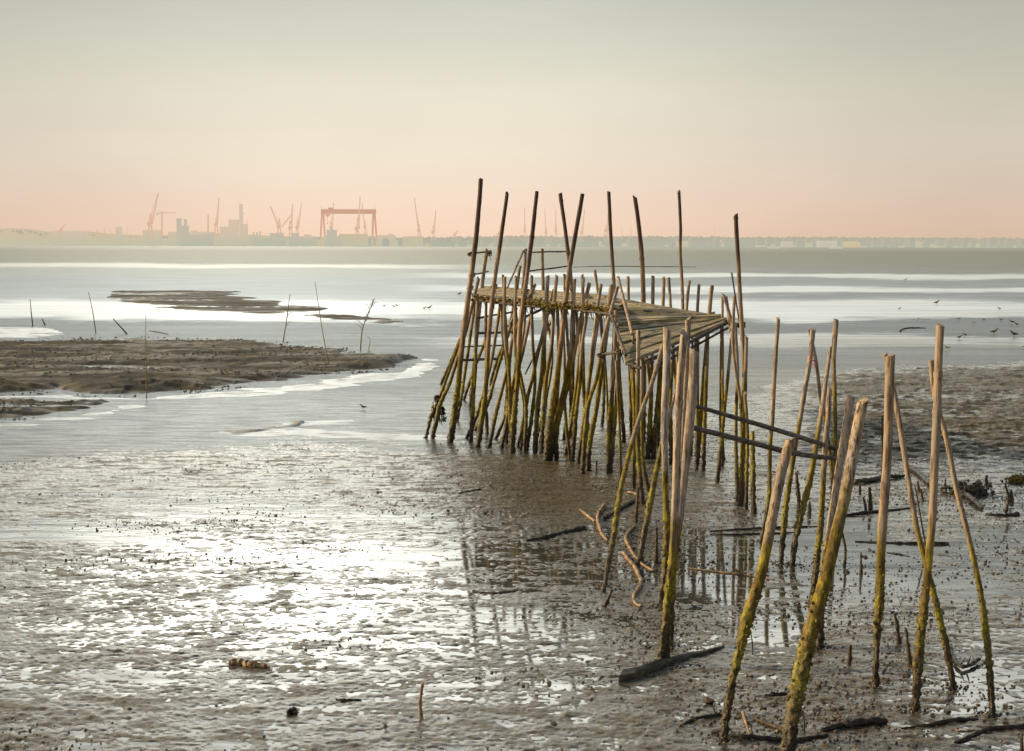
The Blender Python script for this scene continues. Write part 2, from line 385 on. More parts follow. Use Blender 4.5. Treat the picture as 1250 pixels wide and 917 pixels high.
def spline(pts, n):
    """Catmull-Rom resample of tuples"""
    if len(pts) == 2:
        a, b = pts; return [tuple(a[j]+(b[j]-a[j])*i/(n-1) for j in range(len(a))) for i in range(n)]
    P_ = [pts[0]]+list(pts)+[pts[-1]]; out = []
    L = [0]
    for i in range(1, len(pts)): L.append(L[-1]+math.dist(pts[i][:3], pts[i-1][:3]))
    for i in range(n):
        d = L[-1]*i/(n-1); k = 0
        while k < len(pts)-2 and L[k+1] < d: k += 1
        t = (d-L[k])/max(1e-9, L[k+1]-L[k]); p0, p1, p2, p3 = P_[k], P_[k+1], P_[k+2], P_[k+3]
        out.append(tuple(0.5*((2*p1[j])+(-p0[j]+p2[j])*t+(2*p0[j]-5*p1[j]+4*p2[j]-p3[j])*t*t+(-p0[j]+3*p1[j]-3*p2[j]+p3[j])*t**3) for j in range(len(p1))))
    return out

def post_path(path, w, dtop=0.0, Yb=None, above=None):
    """path: [(px,py)...] base first; w: widths in photo px base->top"""
    Yb = Yb if Yb else G(*path[0]).y
    y0 = path[0][1]; y1 = path[-1][1]; q = []
    n = len(path)
    for i, (px, py) in enumerate(path):
        f = (y0-py)/(y0-y1) if y0 != y1 else 0
        Y = Yb+dtop*f
        ww = 0.83*(w[0]+(w[-1]-w[0])*f if len(w) == 2 else w[i])
        v = P(px, py, Y); q.append((v.x, v.y, v.z, ww*Y/F0/2))
    return q
def add_post(mb, path, w, dtop=0.0, Yb=None, sink=0.35, crustk=1.0, sides=12, step=0.045, lumps=True, cz=1.15):
    q = post_path(path, w, dtop, Yb)
    L = sum(math.dist(q[i][:3], q[i-1][:3]) for i in range(1, len(q)))
    n = max(4, int(L/step)); s = spline(q, n)
    pts = [Vector(a[:3]) for a in s]; rad = [a[3] for a in s]
    if pts[0].z < 0.4 and sink:
        d = (pts[min(3, n-1)]-pts[0]).normalized()
        pts.insert(0, pts[0]-d*sink); rad.insert(0, rad[0])
    sd = random.random()*100; r0 = rad[-1]
    for i, p in enumerate(pts):            # natural wander and knots
        f = i*step
        p.x += 0.14*r0*math.sin(f*2.1+sd)+0.03*r0*math.sin(f*9+sd*2); p.y += 0.1*r0*math.sin(f*3.3+sd*3)
        rad[i] *= 1+0.03*math.sin(f*4+sd)+0.02*math.sin(f*17+sd)
        if random.random() < 0.025 and p.z > 1.2: rad[i] *= 1.16
    rr = max(rad)
    cr = (lambda z: crustk*0.36*rr*max(0.0, min(1.0, (cz-z)/0.5))) if crustk else None
    # uneven sawn top
    mb.tube(pts, rad, sides, True, 0.03, cr, cut=random.choice((-.8, -.4, .3, .6, .9)))
    if lumps and crustk:
        for i in range(len(pts)-1):
            p = pts[i]
            if 0.0 < p.z < cz and random.random() < 0.9:
                for _ in range(2 if p.z < cz*0.7 else 1):
                    a = random.random()*6.28; rr2 = rad[i]*1.12
                    mb.lump(p+Vector((math.cos(a)*rr2, math.sin(a)*rr2, random.uniform(-.02, .02))), random.uniform(.15, .42)*rad[i]+0.003)
    return pts

# ------------------------------------------------------------------ the mud, the banks and the water
BANK_B = [(-160, 416), (0, 414), (100, 411), (200, 411), (300, 414), (400, 421), (460, 430), (508, 436), (515, 442), (480, 452), (400, 463), (330, 471), (250, 480), (180, 486), (100, 485), (74, 479), (40, 484), (-160, 484)]
BANK_C = [(-160, 490), (0, 489), (80, 491), (156, 496), (120, 504), (50, 512), (-160, 524)]
ISL_A = [(126, 353), (200, 348.5), (290, 349), (345, 351), (300, 354), (290, 361), (345, 370), (412, 376), (385, 383), (310, 386), (235, 381), (150, 372), (128, 366)]
ISL_A2 = [(335, 386), (430, 385), (500, 392), (480, 396), (400, 392)]
SPIT = [(258, 527), (320, 519), (382, 515), (372, 521), (300, 528)]
SLICKS = [[(-160, 485), (40, 486), (75, 480), (100, 487), (180, 488), (250, 482), (330, 473), (400, 465), (480, 454), (516, 443), (518, 436), (534, 441), (536, 450), (510, 460), (420, 474), (330, 484), (240, 490), (160, 492), (80, 489), (-160, 489)],
 [(160, 495), (180, 499), (150, 507), (60, 517), (-160, 534), (-160, 524), (50, 512.5), (120, 504.5)],
 [(250, 529), (300, 521), (350, 513), (395, 510), (436, 511), (430, 517), (392, 519), (380, 523), (440, 527), (525, 531), (600, 533), (560, 540), (430, 535), (340, 532)],
 [(20, 400), (60, 400), (75, 408), (30, 412), (-160, 414), (-160, 404)]]
FLAT = [(-300, 568), (0, 556), (120, 545), (250, 538), (380, 530), (450, 534), (520, 537), (600, 528), (700, 522), (790, 500), (850, 488), (930, 466), (1030, 454), (1100, 446), (1180, 439), (1300, 434), (1600, 430), (2200, 1500), (-1200, 1500)]
def build_ground():
    nu, nv = 1250, 1330
    u = np.linspace(-0.50, 0.50, nu)
    s = np.concatenate([np.linspace(57, 560, 900), np.linspace(560, 980, nv-900+1)[1:]])
    U, S = np.meshgrid(u, s)
    Y = F0*CAMH/S; X = U*Y
    PX, PY = pix(X, Y)
    wx = fbm(X, Y, 2.2, 3, 3)*16+fbm(X, Y, 8, 2, 9)*14
    wy = fbm(X, Y, 1.6, 3, 23)*5+fbm(X, Y, 6, 2, 29, 2.0)*6
    qx, qy = PX+wx, PY+wy*np.clip((PY-300)/150, .25, 1.4)
    H = np.full(X.shape, -0.25)
    zone = np.zeros(X.shape+(4,), np.float32); zone[..., 3] = 1
    def soft(poly, a, b): return sstep(a, b, sdist(qx, qy, poly))
    rough = fbm(X, Y, 0.9, 4, 41, 1.8)
    for poly, hgt, wd in ((BANK_B, 0.115, 34), (BANK_C, 0.08, 26), (ISL_A, 0.035, 14), (ISL_A2, 0.05, 12), (SPIT, 0.014, 9)):
        k = soft(poly, -wd*0.55, wd*.6)
        hb = -0.25+k*(0.25+hgt)+k*min(1, .25+hgt*7)*(fbm(X, Y, 0.8, 3, 41, 4.0)*0.10+fbm(X, Y, 2.2, 3, 77, 6.0)*0.17+vn(X/.30, Y/.22, 5)*0.035+np.maximum(0, vn(X/.2, Y/.2, 6)-.5)*.10)+sstep(0.0, .3, k)*0.0
        H = np.maximum(H, hb); zone[..., 2] = np.maximum(zone[..., 2], k)
    sl = np.zeros(X.shape)
    for poly in SLICKS:
        k = sstep(-12, 12, sdist(PX+wx*.4, PY+wy*.5, poly)); sl = np.maximum(sl, k)
    hs = np.where(sl > 0, -0.013+sl*0.019+fbm(X, Y, .5, 3, 19, 5.)*.014, -0.25)
    H = np.maximum(H, hs); zone[..., 3] = 1-sstep(0, .5, sl)
    kf = sstep(-44, 62, sdist(qx, qy+fbm(X, Y, 7, 3, 201, 2.5)*22*np.clip((620-PX)/300, 0, 1), FLAT))
    big = fbm(X, Y, 3.2, 2, 50, 2.4)
    mid = fbm(X, Y, 0.75, 4, 60, 2.1)
    fin = fbm(X, Y, 0.16, 3, 80, 1.4)
    str1 = fbm(X, Y, 0.12, 3, 71, 3.0)
    pat = sstep(0.12, 0.5, fbm(X, Y, 1.3, 3, 111, 2.2))
    tiny = vn(X/0.075, Y/0.075, 90); tin2 = vn(X/0.035, Y/0.035, 95)
    def blob(cx, cy, rx, ry): return np.exp(-(((qx-cx)/rx)**2+((qy-cy)/ry)**2))
    und = np.clip(blob(650, 590, 130, 42)+blob(760, 560, 90, 40), 0, 1)
    rfar = sstep(950, 1040, qx)*(1-sstep(540, 590, qy))*sstep(438, 452, qy)
    nearR = blob(1080, 800, 100, 60)+blob(830, 740, 90, 70)*0.8+blob(1130, 600, 120, 40)
    mean = 0.000+und*0.005+rfar*0.012+np.clip(nearR, 0, 1)*0.010-blob(1180, 830, 90, 40)*0.012-blob(860, 700, 50, 34)*0.022-blob(1010, 680, 80, 40)*0.020-blob(1160, 690, 120, 50)*0.006-blob(950, 760, 60, 12)*.008
    mean = mean-0.006*blob(330, 660, 240, 90)
    lum = np.maximum(0, tiny-0.25)*np.clip(0.45+mid*1.8, 0, 1.3)
    lum2 = np.maximum(0, vn(X/0.11, Y/0.09, 97)-0.1)*pat
    nearq = sstep(15, 11, Y) if False else 1-sstep(11, 16, Y)
    hf = 0.0040+nearq*.0025+mean+(1-.3*nearq)*(big*0.007+mid*0.006+fin*0.0055)+str1*0.0070+tiny*0.0035+tin2*0.0050+lum*0.009+lum2*0.010+rfar*(0.010+fbm(X, Y, 1.2, 4, 121, 4.0)*0.055+str1*.05+fin*.03)
    H = np.maximum(H, np.where(kf > 0, hf*np.clip(kf*1.2, 0.45, 1)-0.030*(1-kf)**1.5+str1*.012*(1-kf), -0.25))
    zone[..., 1] = np.clip(und*1.0+rfar*0.6+fbm(X, Y, 2.5, 3, 15, 2.)*0.5, 0, 1)*kf
    zone[..., 0] = np.clip(sstep(0.012, 0.05, H)*0.8, 0, 1)*(1-0.3*zone[..., 2])
    n = nu*nv
    me = bpy.data.meshes.new('mudflat')
    me.vertices.add(n); me.vertices.foreach_set('co', np.stack([X, Y, H], -1).astype(np.float32).ravel())
    i = np.arange(nv-1)[:, None]*nu+np.arange(nu-1)[None]
    q = np.stack([i, i+nu, i+nu+1, i+1], -1).reshape(-1, 4).astype(np.int32)
    q = q[:, ::1]
    me.loops.add(q.size); me.loops.foreach_set('vertex_index', q.ravel())
    me.polygons.add(len(q)); me.polygons.foreach_set('loop_start', np.arange(0, q.size, 4, dtype=np.int32))
    me.polygons.foreach_set('loop_total', np.full(len(q), 4, np.int32)); me.polygons.foreach_set('use_smooth', np.ones(len(q), bool))
    me.update(calc_edges=True)
    a = me.color_attributes.new('zone', 'FLOAT_COLOR', 'POINT'); a.data.foreach_set('color', zone.ravel())
    me.materials.append(M['mud'])
    o = bpy.data.objects.new('mudflat', me); COL.objects.link(o); tag(o, kind='structure')
    return (X, Y, H)
GR = build_ground()
def ground_z(x, y):
    X, Y, H = GR
    s = F0*CAMH/y; ss = F0*CAMH/Y[:, 0]; j = int(np.clip(np.searchsorted(ss, s), 0, len(ss)-1)); i = int(np.clip((x/y+0.5)*(X.shape[1]-1), 0, X.shape[1]-1))
    return float(H[j, i])
def flat_sheet(name, z, m, x0, x1, y0, y1):
    mb = MB(); nx, ny = 8, 12
    ys = [y0+(y1-y0)*(i/ny)**3 for i in range(ny+1)]
    vs = [Vector((x0+(x1-x0)*i/nx, y, z)) for y in ys for i in range(nx+1)]
    fs = [(j*(nx+1)+i, j*(nx+1)+i+1, (j+1)*(nx+1)+i+1, (j+1)*(nx+1)+i) for j in range(ny) for i in range(nx)]
    mb.add(vs, fs); return tag(mb.build(name, m), kind='structure')
flat_sheet('estuary_water', 0.0, M['water'], -9000, 9000, -60, 9000)
flat_sheet('seabed', -0.6, M['clod'], -9000, 9000, -80, 9000)

# mud crumbs and shell bits lying over the flat
def crumbs():
    mb = MB(); X, Y, H = GR
    cnt = 0; tries = 0
    N = 34000
    s = rng.uniform(0, 1, 200000); 
    Yc = np.sqrt(7.5**2+(34.0**2-7.5**2)*s); Xc = rng.uniform(-.45, .45, len(Yc))*Yc
    PX, PY = pix(Xc, Yc)
    dens = np.clip(0.10+fbm(Xc, Yc, 1.1, 3, 60, 1.9)*1.5, 0.015, 1)
    def bl(cx, cy, rx, ry): return np.exp(-(((PX-cx)/rx)**2+((PY-cy)/ry)**2))
    dens = dens*0.45+1.1*bl(800, 700, 60, 70)*(dens+.25)+1.2*bl(1085, 800, 75, 40)*(dens+.3)+0.7*bl(960, 870, 120, 40)*(dens+.2)+0.9*bl(1130, 600, 110, 28)*(dens+.3)+0.9*bl(1000, 870, 90, 40)+0.8*bl(1170, 830, 70, 30)*(dens+.3)+.7*bl(800, 780, 40, 20)+.9*bl(660, 590, 110, 30)*(dens+.3)+0.5*bl(660, 575, 130, 26)
    dens += 0.9*bl(905, 620, 25, 14)+0.8*bl(575, 538, 40, 8)
    dens *= 1-0.75*sstep(20, 28, Yc)
    inF = sdist(PX, PY, FLAT) > 16
    keep = np.nonzero(inF & (rng.uniform(0, 1, len(Yc)) < dens))[0][:N]
    for k in keep:
        x, y = float(Xc[k]), float(Yc[k]); r = min(0.04, 0.0045+abs(random.gauss(0, 0.0075)))*(1-0.012*(y-10))
        if random.random() < 0.012: r *= 2.0
        mb.lump(Vector((x, y, max(0, ground_z(x, y))+r*0.3)), r, 0.7)
    for _ in range(5200):
        poly, wgt = random.choice(((BANK_B, 1), (BANK_B, 1), (BANK_C, 1), (BANK_B, 1)))
        px = random.uniform(max(-20, min(p[0] for p in poly)), max(p[0] for p in poly)); py = random.uniform(min(p[1] for p in poly), max(p[1] for p in poly))
        if sdist(np.array([px]), np.array([py]), poly)[0] < 2: continue
        g = G(px, py)
        if vn(np.array([g.x/2.5]), np.array([g.y/1.2]), 8)[0] < 0.05: continue
        mb.lump(Vector((g.x, g.y, max(0, ground_z(g.x, g.y))+.01)), random.uniform(.012, .05)*(g.y/40), 0.6)
    tag(mb.build('mud_crumbs', M['clod'], smooth=False), 'brown mud crumbs and shell bits strewn over the wet flat', 'mud crumbs', kind='stuff')
crumbs()

# ------------------------------------------------------------------ the pier (one thing)
pier = empty('wooden_pier', G(640, 560)); tag(pier, 'rickety wooden fishing pier with mossy plank deck on many slanting stilts', 'pier')
def ppost(name, path, w, dtop=0.0, Yb=None, m='post', **k):
    mb = MB(); add_post(mb, path, w, dtop, Yb, **k)
    return mb.build(name, M[m], pier)
talls = [
 ([(550, 540), (557, 488), (562, 440), (566, 405), (574, 350), (581, 290), (587, 219)], (9, 6.5), 0.3),
 ([(583, 546), (588, 512), (593, 470), (597, 410), (603, 350), (610, 300), (619, 236)], (7.5, 5.5), 0.2),
 ([(625, 553), (628, 502), (632, 455), (635, 400), (641, 355), (648, 300), (655, 234)], (8, 5.5), 0.1),
 ([(697, 533), (700, 400), (697, 345), (691, 290), (684, 236)], (6, 5.5), 1.2),
 ([(667, 563), (674, 501), (680, 460), (685, 415), (690, 370), (696, 325), (703, 285), (711, 237)], (9.5, 6), 0.2),
 ([(745, 540), (750, 400), (749, 345), (746, 290), (743, 234)], (6.5, 5), 0.6),
 ([(784, 540), (786, 420), (785, 350), (781, 290), (775, 240)], (8.5, 6), 0.4),
 ([(836, 532), (834, 420), (833, 360), (830.5, 310), (831, 275), (829, 234)], (5.5, 4.5), 0.3),
 ([(908, 612), (907, 520), (908, 454), (905, 395), (902, 330), (898, 262)], (7, 6), 0.3),
]
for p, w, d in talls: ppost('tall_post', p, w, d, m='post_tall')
legs = [
 ([(538, 469), (549, 444), (564, 408), (577, 376)], (3.5, 5), 0, 1.0),
 ([(520, 535), (528, 507), (536, 488), (551, 445), (566, 402), (578, 368)], (3.5, 6), .8, 1.6),
 ([(528, 536), (537, 494), (548, 470), (558, 440), (570, 400), (584, 340)], (5, 5.5), .5, 1.4),
 ([(558, 513), (563, 488), (569, 446), (580, 366)], (4, 5), 0, 1.0),
 ([(575, 540), (576, 518), (579, 476), (581, 444), (581, 400), (583, 368)], (5, 5), 0, 1.0),
 ([(566, 488), (578, 452), (593, 414), (603, 368)], (4, 5), 0, .8),
 ([(594.5, 530), (593, 488), (594, 452), (593, 412), (593, 362)], (4.5, 4.5), 0, 1.0),
 ([(570, 535), (582, 507), (590, 480), (600, 440), (611, 372)], (4.5, 5), .4, 1.2),
 ([(599, 469), (606, 442), (620, 405), (628, 366)], (4, 5), 0, 1),
 ([(580, 525), (597, 488), (602, 470), (611, 440), (630, 376)], (4.5, 5), .6, 1),
 ([(618.5, 540), (620, 500), (618.5, 448), (614, 412), (612, 364)], (5, 5), 0, 1),
 ([(624.5, 550), (623, 512), (621.5, 452), (616, 406), (616, 338)], (5.5, 4.5), 0, 1),
 ([(598, 545.5), (605, 506), (618, 455), (625, 418), (635, 392), (641, 372)], (5, 5), .2, 1),
 ([(605, 536), (617, 507), (626, 470), (632, 430), (629, 368)], (4.5, 5), .2, 1),
 ([(612, 548), (617, 520), (626, 470), (636, 440), (650, 374)], (5, 4.5), .2, 1),
 ([(643, 550), (650.5, 495), (653, 460), (650.5, 423), (649, 368), (649, 336)], (5, 4.5), 0, 1),
 ([(640, 552), (642, 500), (637, 465), (629, 425), (630, 338)], (5, 4.5), 0, 1),
 ([(653, 553), (657, 495), (661, 460), (664, 417), (666, 385), (669, 337)], (7, 6), 0, 1),
 ([(637, 550), (642, 495), (650, 462), (657, 431), (666, 395), (676, 354)], (5.5, 5), 0, 1),
 ([(661, 554), (663, 515), (667, 462), (673, 423), (676, 375), (680, 337)], (6, 5.5), 0, 1),
 ([(672, 562), (679.5, 515), (691, 461), (696, 428), (699, 382), (701.5, 341)], (6.5, 5.5), 0, 1),
 ([(679.5, 562), (681, 519), (695, 464), (703, 418), (713, 372), (720, 346)], (6.5, 6), 0, 1),
 ([(678, 548), (679.5, 501), (682, 455), (681, 420), (680, 372)], (5, 5), 0, 1),
 ([(699, 564), (703, 508), (708, 462), (710, 423), (716, 386), (716, 366)], (6.5, 5), 0, 1),
 ([(697.6, 532), (696, 478), (694, 430), (690, 370), (689, 336)], (4, 4.5), 0, 1),
 ([(713, 545), (714, 500), (709, 450), (704, 386), (702, 368)], (4.5, 4.5), 0, 1),
 ([(718, 571), (717, 495), (720, 462), (723, 426), (729, 377), (733.6, 347)], (6, 5), 0, 1),
 ([(717, 575), (720, 540), (728, 501), (733.6, 460), (738, 425), (743, 380), (746, 349)], (6.5, 7), 0, 1),
 ([(711, 579), (717, 500), (728, 463), (736, 417), (745, 383), (754, 351)], (6.5, 5), .2, 1),
 ([(743, 578), (743, 515), (749, 461), (751, 409), (752, 380)], (5.5, 5.5), 0, 1),
 ([(745, 578), (749, 529), (754, 461), (757, 424)], (5.5, 5), 0, 1),
 ([(742, 540), (742, 522), (740, 462), (735, 400), (733, 372)], (3, 3.5), 0, 1),
 ([(762, 540), (757, 467), (754, 405)], (5, 5), 0, 1),
 ([(758, 582), (756, 513), (752, 440)], (4, 4), 0, 1),
 ([(735, 520), (737, 470), (733, 384), (726, 330)], (4, 4.5), 0, 1),
 ([(696, 560), (690, 500), (689, 440), (686, 375)], (4.5, 4.5), 0, 1),
 ([(655, 540), (668, 480), (674, 430), (664, 375)], (3.5, 4), 0, 1),
 ([(632, 545), (640, 500), (634, 450), (640, 400), (641, 372)], (4, 4), 0, 1),
 ([(705, 566), (712, 520), (722, 450), (731, 384)], (5, 4.5), 0, 1),
 ([(690, 556), (700, 500), (708, 430), (712, 340)], (5, 4.5), 0, 1),
 # under the wide platform
 ([(773.5, 597), (773.5, 556), (775, 497), (773, 450), (773, 406)], (5.5, 4.5), 0, 1),
 ([(784, 615), (779, 540), (779, 465), (779, 403)], (6.5, 6), 0, 1),
 ([(777, 560), (774, 500), (770, 436)], (5, 4.5), 0, 1),
 ([(794, 604), (786, 571), (784, 520), (784, 436)], (5, 5), 0, 1),
 ([(791, 560), (794, 482), (789, 434)], (6.5, 5.5), 0, 1),
 ([(797.6, 560), (799, 534), (804, 468), (806, 430)], (6.5, 5.5), 0, 1),
 ([(820, 566), (818, 500), (822, 424)], (5.5, 5), 0, 1),
 ([(826, 575), (825, 500), (828, 424)], (4, 4), 0, 1),
 ([(850.5, 573), (851.4, 465), (852, 405)], (5.5, 4.5), 0, 1),
 ([(858, 575), (862.5, 460), (864, 400)], (6, 5.5), 0, 1),
 ([(883, 562), (880, 515), (881, 440), (881, 392)], (5, 5.5), 0, 1),
 ([(875.5, 589), (882, 525), (888.5, 460), (893, 406), (892, 390), (883, 360)], (5.5, 4.5), 0, 1),
 ([(899.6, 612), (898.7, 515), (900.5, 455), (897, 395)], (5, 5.5), 0, 1),
 ([(905, 616), (905, 506), (895, 430), (896.4, 363)], (5.5, 4.5), 0, 1),
 ([(903, 618), (908, 534), (910, 462), (911, 411)], (6, 5), 0, 1),
 ([(910.7, 622), (912.6, 530), (909, 480)], (5, 5), 0, 1),
 ([(920, 627), (919, 527)], (7, 5), 0, 1),
 ([(834, 560), (838, 500), (838, 400)], (4, 4), 0, 1),
 ([(842, 555), (845, 480), (845, 400)], (4, 4), 0, 1),
]
for p, w, d, ck in legs: ppost('post', p, w, d, crustk=ck)
# posts standing up through the back edges (their feet reach the bed behind)
backs = [((594, 305), (588, 352), 5.5, 33), ((642, 305), (638, 352), 4.5, 33), ((662, 304), (663, 351), 5, 33.5), ((635, 325), (631, 352), 4.5, 32), ((614, 336), (615.5, 362), 4, 27.5),
 ((766.5, 338), (767, 362), 4.5, 27.6), ((797.5, 337), (797, 366), 5.2, 26.8), ((810.5, 339), (809.5, 367), 5, 26.5), ((816, 339), (818, 367), 4.8, 26.4), ((842, 344), (838.5, 372), 4.8, 25.7),
 ((853, 348), (851.5, 379), 4.6, 25.3), ((869, 349), (865.5, 385), 6, 24.9), ((882, 362), (882, 392), 4, 24), ((710.5, 336), (711, 362), 3.8, 28.8)]
for (tx, ty), (bx, by), w, Y in backs:
    fy = 299.5+F0*CAMH/Y; fx = bx+max(-14, min(14, (bx-tx)/(by-ty)*(fy-by)))
    ppost('post', [(fx, fy), (bx, by), (tx, ty)], (w, w), 0, Y)
def seg(name, a, b, w, Ya, Yb, m='beam', sides=8):
    mb = MB(); n = 14; pa, pb = P(*a, Ya), P(*b, Yb); sd = random.random()*9
    pts = [pa.lerp(pb, i/(n-1))+Vector((0, 0, 0.003*math.sin(i*.6+sd))) for i in range(n)]
    r = w*(Ya+Yb)/2/F0/2
    mb.tube(pts, [r*(1+0.06*math.sin(i+sd)) for i in range(n)], sides, True, 0.04)
    return mb.build(name, M[m], pier)
seg('rail', (573, 310), (599, 306.5), 2.4, 27.3, 33, 'rail'); seg('rail', (576, 336), (596, 331.5), 2.0, 27.3, 33, 'rail')
seg('rail', (650, 308), (691, 307), 2.0, 27, 29, 'rail'); seg('rail', (647, 331), (694, 325), 2.0, 26.9, 29, 'rail')
seg('brace', (639, 306), (619, 352), 2.4, 33, 32.5, 'post')
seg('brace', (754.5, 339), (772, 408), 4.0, 23, 21, 'post')
seg('brace', (893, 333), (903, 397), 2.0, 23, 23, 'beam'); seg('brace', (653, 348), (644, 369), 4, 26, 25.6, 'post')
seg('brace', (886, 362), (892, 405), 4, 22.8, 22.6, 'post')
for a, b, w, ya, yb in [((583, 388.5), (628, 380.5), 2.6, 28, 32), ((584, 407), (626, 405.5), 3, 28, 31.5), ((566, 423.5), (613, 421.5), 2, 28, 31), ((565, 439.5), (613, 438), 3.4, 28, 31),
    ((617, 399), (664, 376), 3.2, 30, 27), ((641, 457), (673, 393), 1.8, 27.5, 27), ((733, 433.5), (758, 429), 4, 22.8, 21.8), ((576, 366), (628, 372), 3.4, 27.2, 26), ((622, 372), (690, 376), 3.4, 26, 24.8),
    ((686, 375.5), (746, 384), 3.4, 24.9, 23.2), ((786, 442), (820, 428), 5, 20.8, 21.4), ((818, 430), (889, 393.5), 4.6, 21.3, 23.1), ((765, 444), (782, 449), 4, 20.6, 20.4),
    ((745, 382), (764, 434), 3.6, 23.2, 20.8), ((600, 355), (700, 362), 3, 34, 31), ((893, 394), (908, 397), 3, 23, 22.5), ((800, 448), (890, 400), 3, 21.6, 23.4)]:
    seg('crossbeam', a, b, w, ya, yb)

def planks(name, A, B, C, D, n, across, m='deck', th=0.05, jag=0.12, gap=0.006, parent=pier):
    """A-B is the far edge, D-C the near edge; planks run from the A-D side to the B-C side (or near to far when across)"""
    mb = MB()
    if across: A, B, C, D = D, A, B, C
    ed = [0]
    for i in range(n): ed.append(ed[-1]+random.uniform(.6, 1.4))
    ed = [e/ed[-1] for e in ed]
    for i in range(n):
        f0, f1 = ed[i]+gap, ed[i+1]-gap
        j0, j1 = random.uniform(-jag, jag), random.uniform(-jag, jag)
        dz = random.uniform(-.02, .02); tw = random.uniform(-.015, .015); K = 9; vs = []
        bow = random.uniform(-.012, .012)
        for k in range(K):
            t = (k/(K-1))*(1+j1*.2-j0*.2)+j0*.2
            for q, f in enumerate((f0, f1)):
                p = A.lerp(D, f).lerp(B.lerp(C, f), t)+Vector((0, 0, dz+tw*(q*2-1)+bow*math.sin(3.14*k/(K-1))*4*.25+random.uniform(-.004, .004)))
                vs.append(p); vs.append(p-Vector((0, 0, th)))
        fs = []
        for k in range(K-1):
            a = k*4; c = a+4
            fs += [(a, c, c+2, a+2), (a+1, a+3, c+3, c+1), (a, a+1, c+1, c), (a+2, c+2, c+3, a+3)]
        fs += [(0, 2, 3, 1), ((K-1)*4, (K-1)*4+1, (K-1)*4+3, (K-1)*4+2)]
        mb.add(vs, fs, random.random())
    return mb.build(name, M[m], parent, smooth=False)
# narrow landing on the left
planks('deck', P(588, 350, 34), P(748, 362, 29), P(746, 377.5, 23.6), P(577, 362, 27.4), 9, False)
# wide platform on the right: four fans of boards meeting at slightly different heights
pA, pB, pC, pD = P(742, 362, 27.6), P(868, 384, 25.2), P(889, 388, 23.2), P(765, 436, 20.6)
def Q(f): return pA.lerp(pD, f)
planks('deck', pA, pB, pB.lerp(pC, .55), Q(.5), 11, False, jag=.2)
up = Vector((0, 0, -.035))
planks('deck', Q(.48)+up, pB.lerp(pC, .5)+up, pC+up*.2, Q(1.0)+up, 10, False, jag=.1)
# moss and weed along the front edge of the landing
mb = MB()
for i in range(900):
    t = random.random(); e = P(577, 362.5, 27.3).lerp(P(746, 378, 23.5), t)
    k = 1 if math.sin(t*31)+math.sin(t*13+1) > -.3 else .3
    if random.random() > k: continue
    mb.lump(e+Vector((random.uniform(-.05, .05), random.gauss(-.02, .07), random.gauss(-.02, .035))), random.uniform(.012, .04), .7)
tag(mb.build('moss', M['moss'], pier, smooth=False), kind='stuff')
mb = MB()
for i in range(90):
    t = random.random(); e = P(577, 364, 27.3).lerp(P(746, 379, 23.5), t); L = random.uniform(.05, .2)
    mb.tube([e, e+Vector((random.uniform(-.03, .03), 0, -L*.5)), e+Vector((random.uniform(-.05, .05), 0, -L))], [.007, .006, .003], 4)
tag(mb.build('hanging_weed', M['weed'], pier), kind='stuff')
for (px, py, Y) in ((574, 352, 27.3), (603, 350, 27), (641, 356, 26), (672, 380, 24.8), (690, 372, 24.6), (719, 378, 24), (735, 382, 23.6), (760, 374, 23), (773, 446, 20.6), (757, 429, 21.8), (734, 433, 22.6), (793, 440, 20.8), (888, 392, 23), (905, 397, 23), (868, 384, 24.9), (597, 310, 32.9), (575, 310, 27.3), (576, 336, 27.3)):
    mb = MB(); c = P(px, py, Y)      # rope turns at the joints
    for k in range(3): mb.tube([c+Vector((math.cos(a)*.062, math.sin(a)*.062, (k-1)*.022+.02*math.sin(a+k))) for a in [j*.52 for j in range(13)]], [.011]*13, 5)
    mb.tube([c, c+Vector((.03, -.06, -.09)), c+Vector((.05, -.06, -.17))], [.010, .008, .004], 5)
    mb.build('lashing', M['stake'], pier)
mb = MB()   # weed bunch and rope wrapped round the leftmost legs
for c, r in (((533, 489), 4), ((530, 497), 4), ((538, 497), 3), ((541, 505), 3.5), ((543, 512), 3), ((527, 508), 2.6), ((535, 492), 5)):
    p = P(*c, 27.8)
    for _ in range(14): mb.lump(p+Vector((random.gauss(0, .03), random.gauss(0, .03), random.gauss(0, .05))), r*.016*random.uniform(.3, .8))
for _ in range(12):
    p = P(534+random.uniform(-6, 8), 495+random.uniform(-3, 6), 27.7); mb.tube([p, p+Vector((random.uniform(0, .08), 0, -.15)), p+Vector((random.uniform(0, .16), 0, -.34))], [.012, .012, .006], 5)
mb.build('weed_clump', M['weed'], pier)

# ------------------------------------------------------------------ free-standing posts
GP = 'old posts standing in the mud beside the pier'
def free(path, w, label, dtop=0.0, m='post', name='mooring_post', group=GP, **k):
    mb = MB(); k.setdefault('sides', 16); k.setdefault('step', 0.03)
    add_post(mb, path, w, dtop, **k)
    return tag(recenter(mb.build(name, M[m])), label, 'post', group)
free([(809, 740), (814, 655), (812, 600), (811, 515), (814, 460), (815, 401)], (9, 8.5, 9, 10, 11, 11), 'pale thick post, left of the three bleached tops before the platform', .2, 'post_fat')
free([(806, 813), (818, 695), (824.7, 592), (828, 515), (831, 460), (835, 407)], (9, 8, 10, 11, 11, 10.5), 'middle bleached post of the cluster, square top just below the platform edge', .2, 'post_fat')
free([(818, 790), (822, 690), (832, 560), (839, 440), (840, 389)], (7, 8, 8, 8, 8.5), 'darker post whose top rises highest behind the bleached post cluster', .6, 'post_gold')
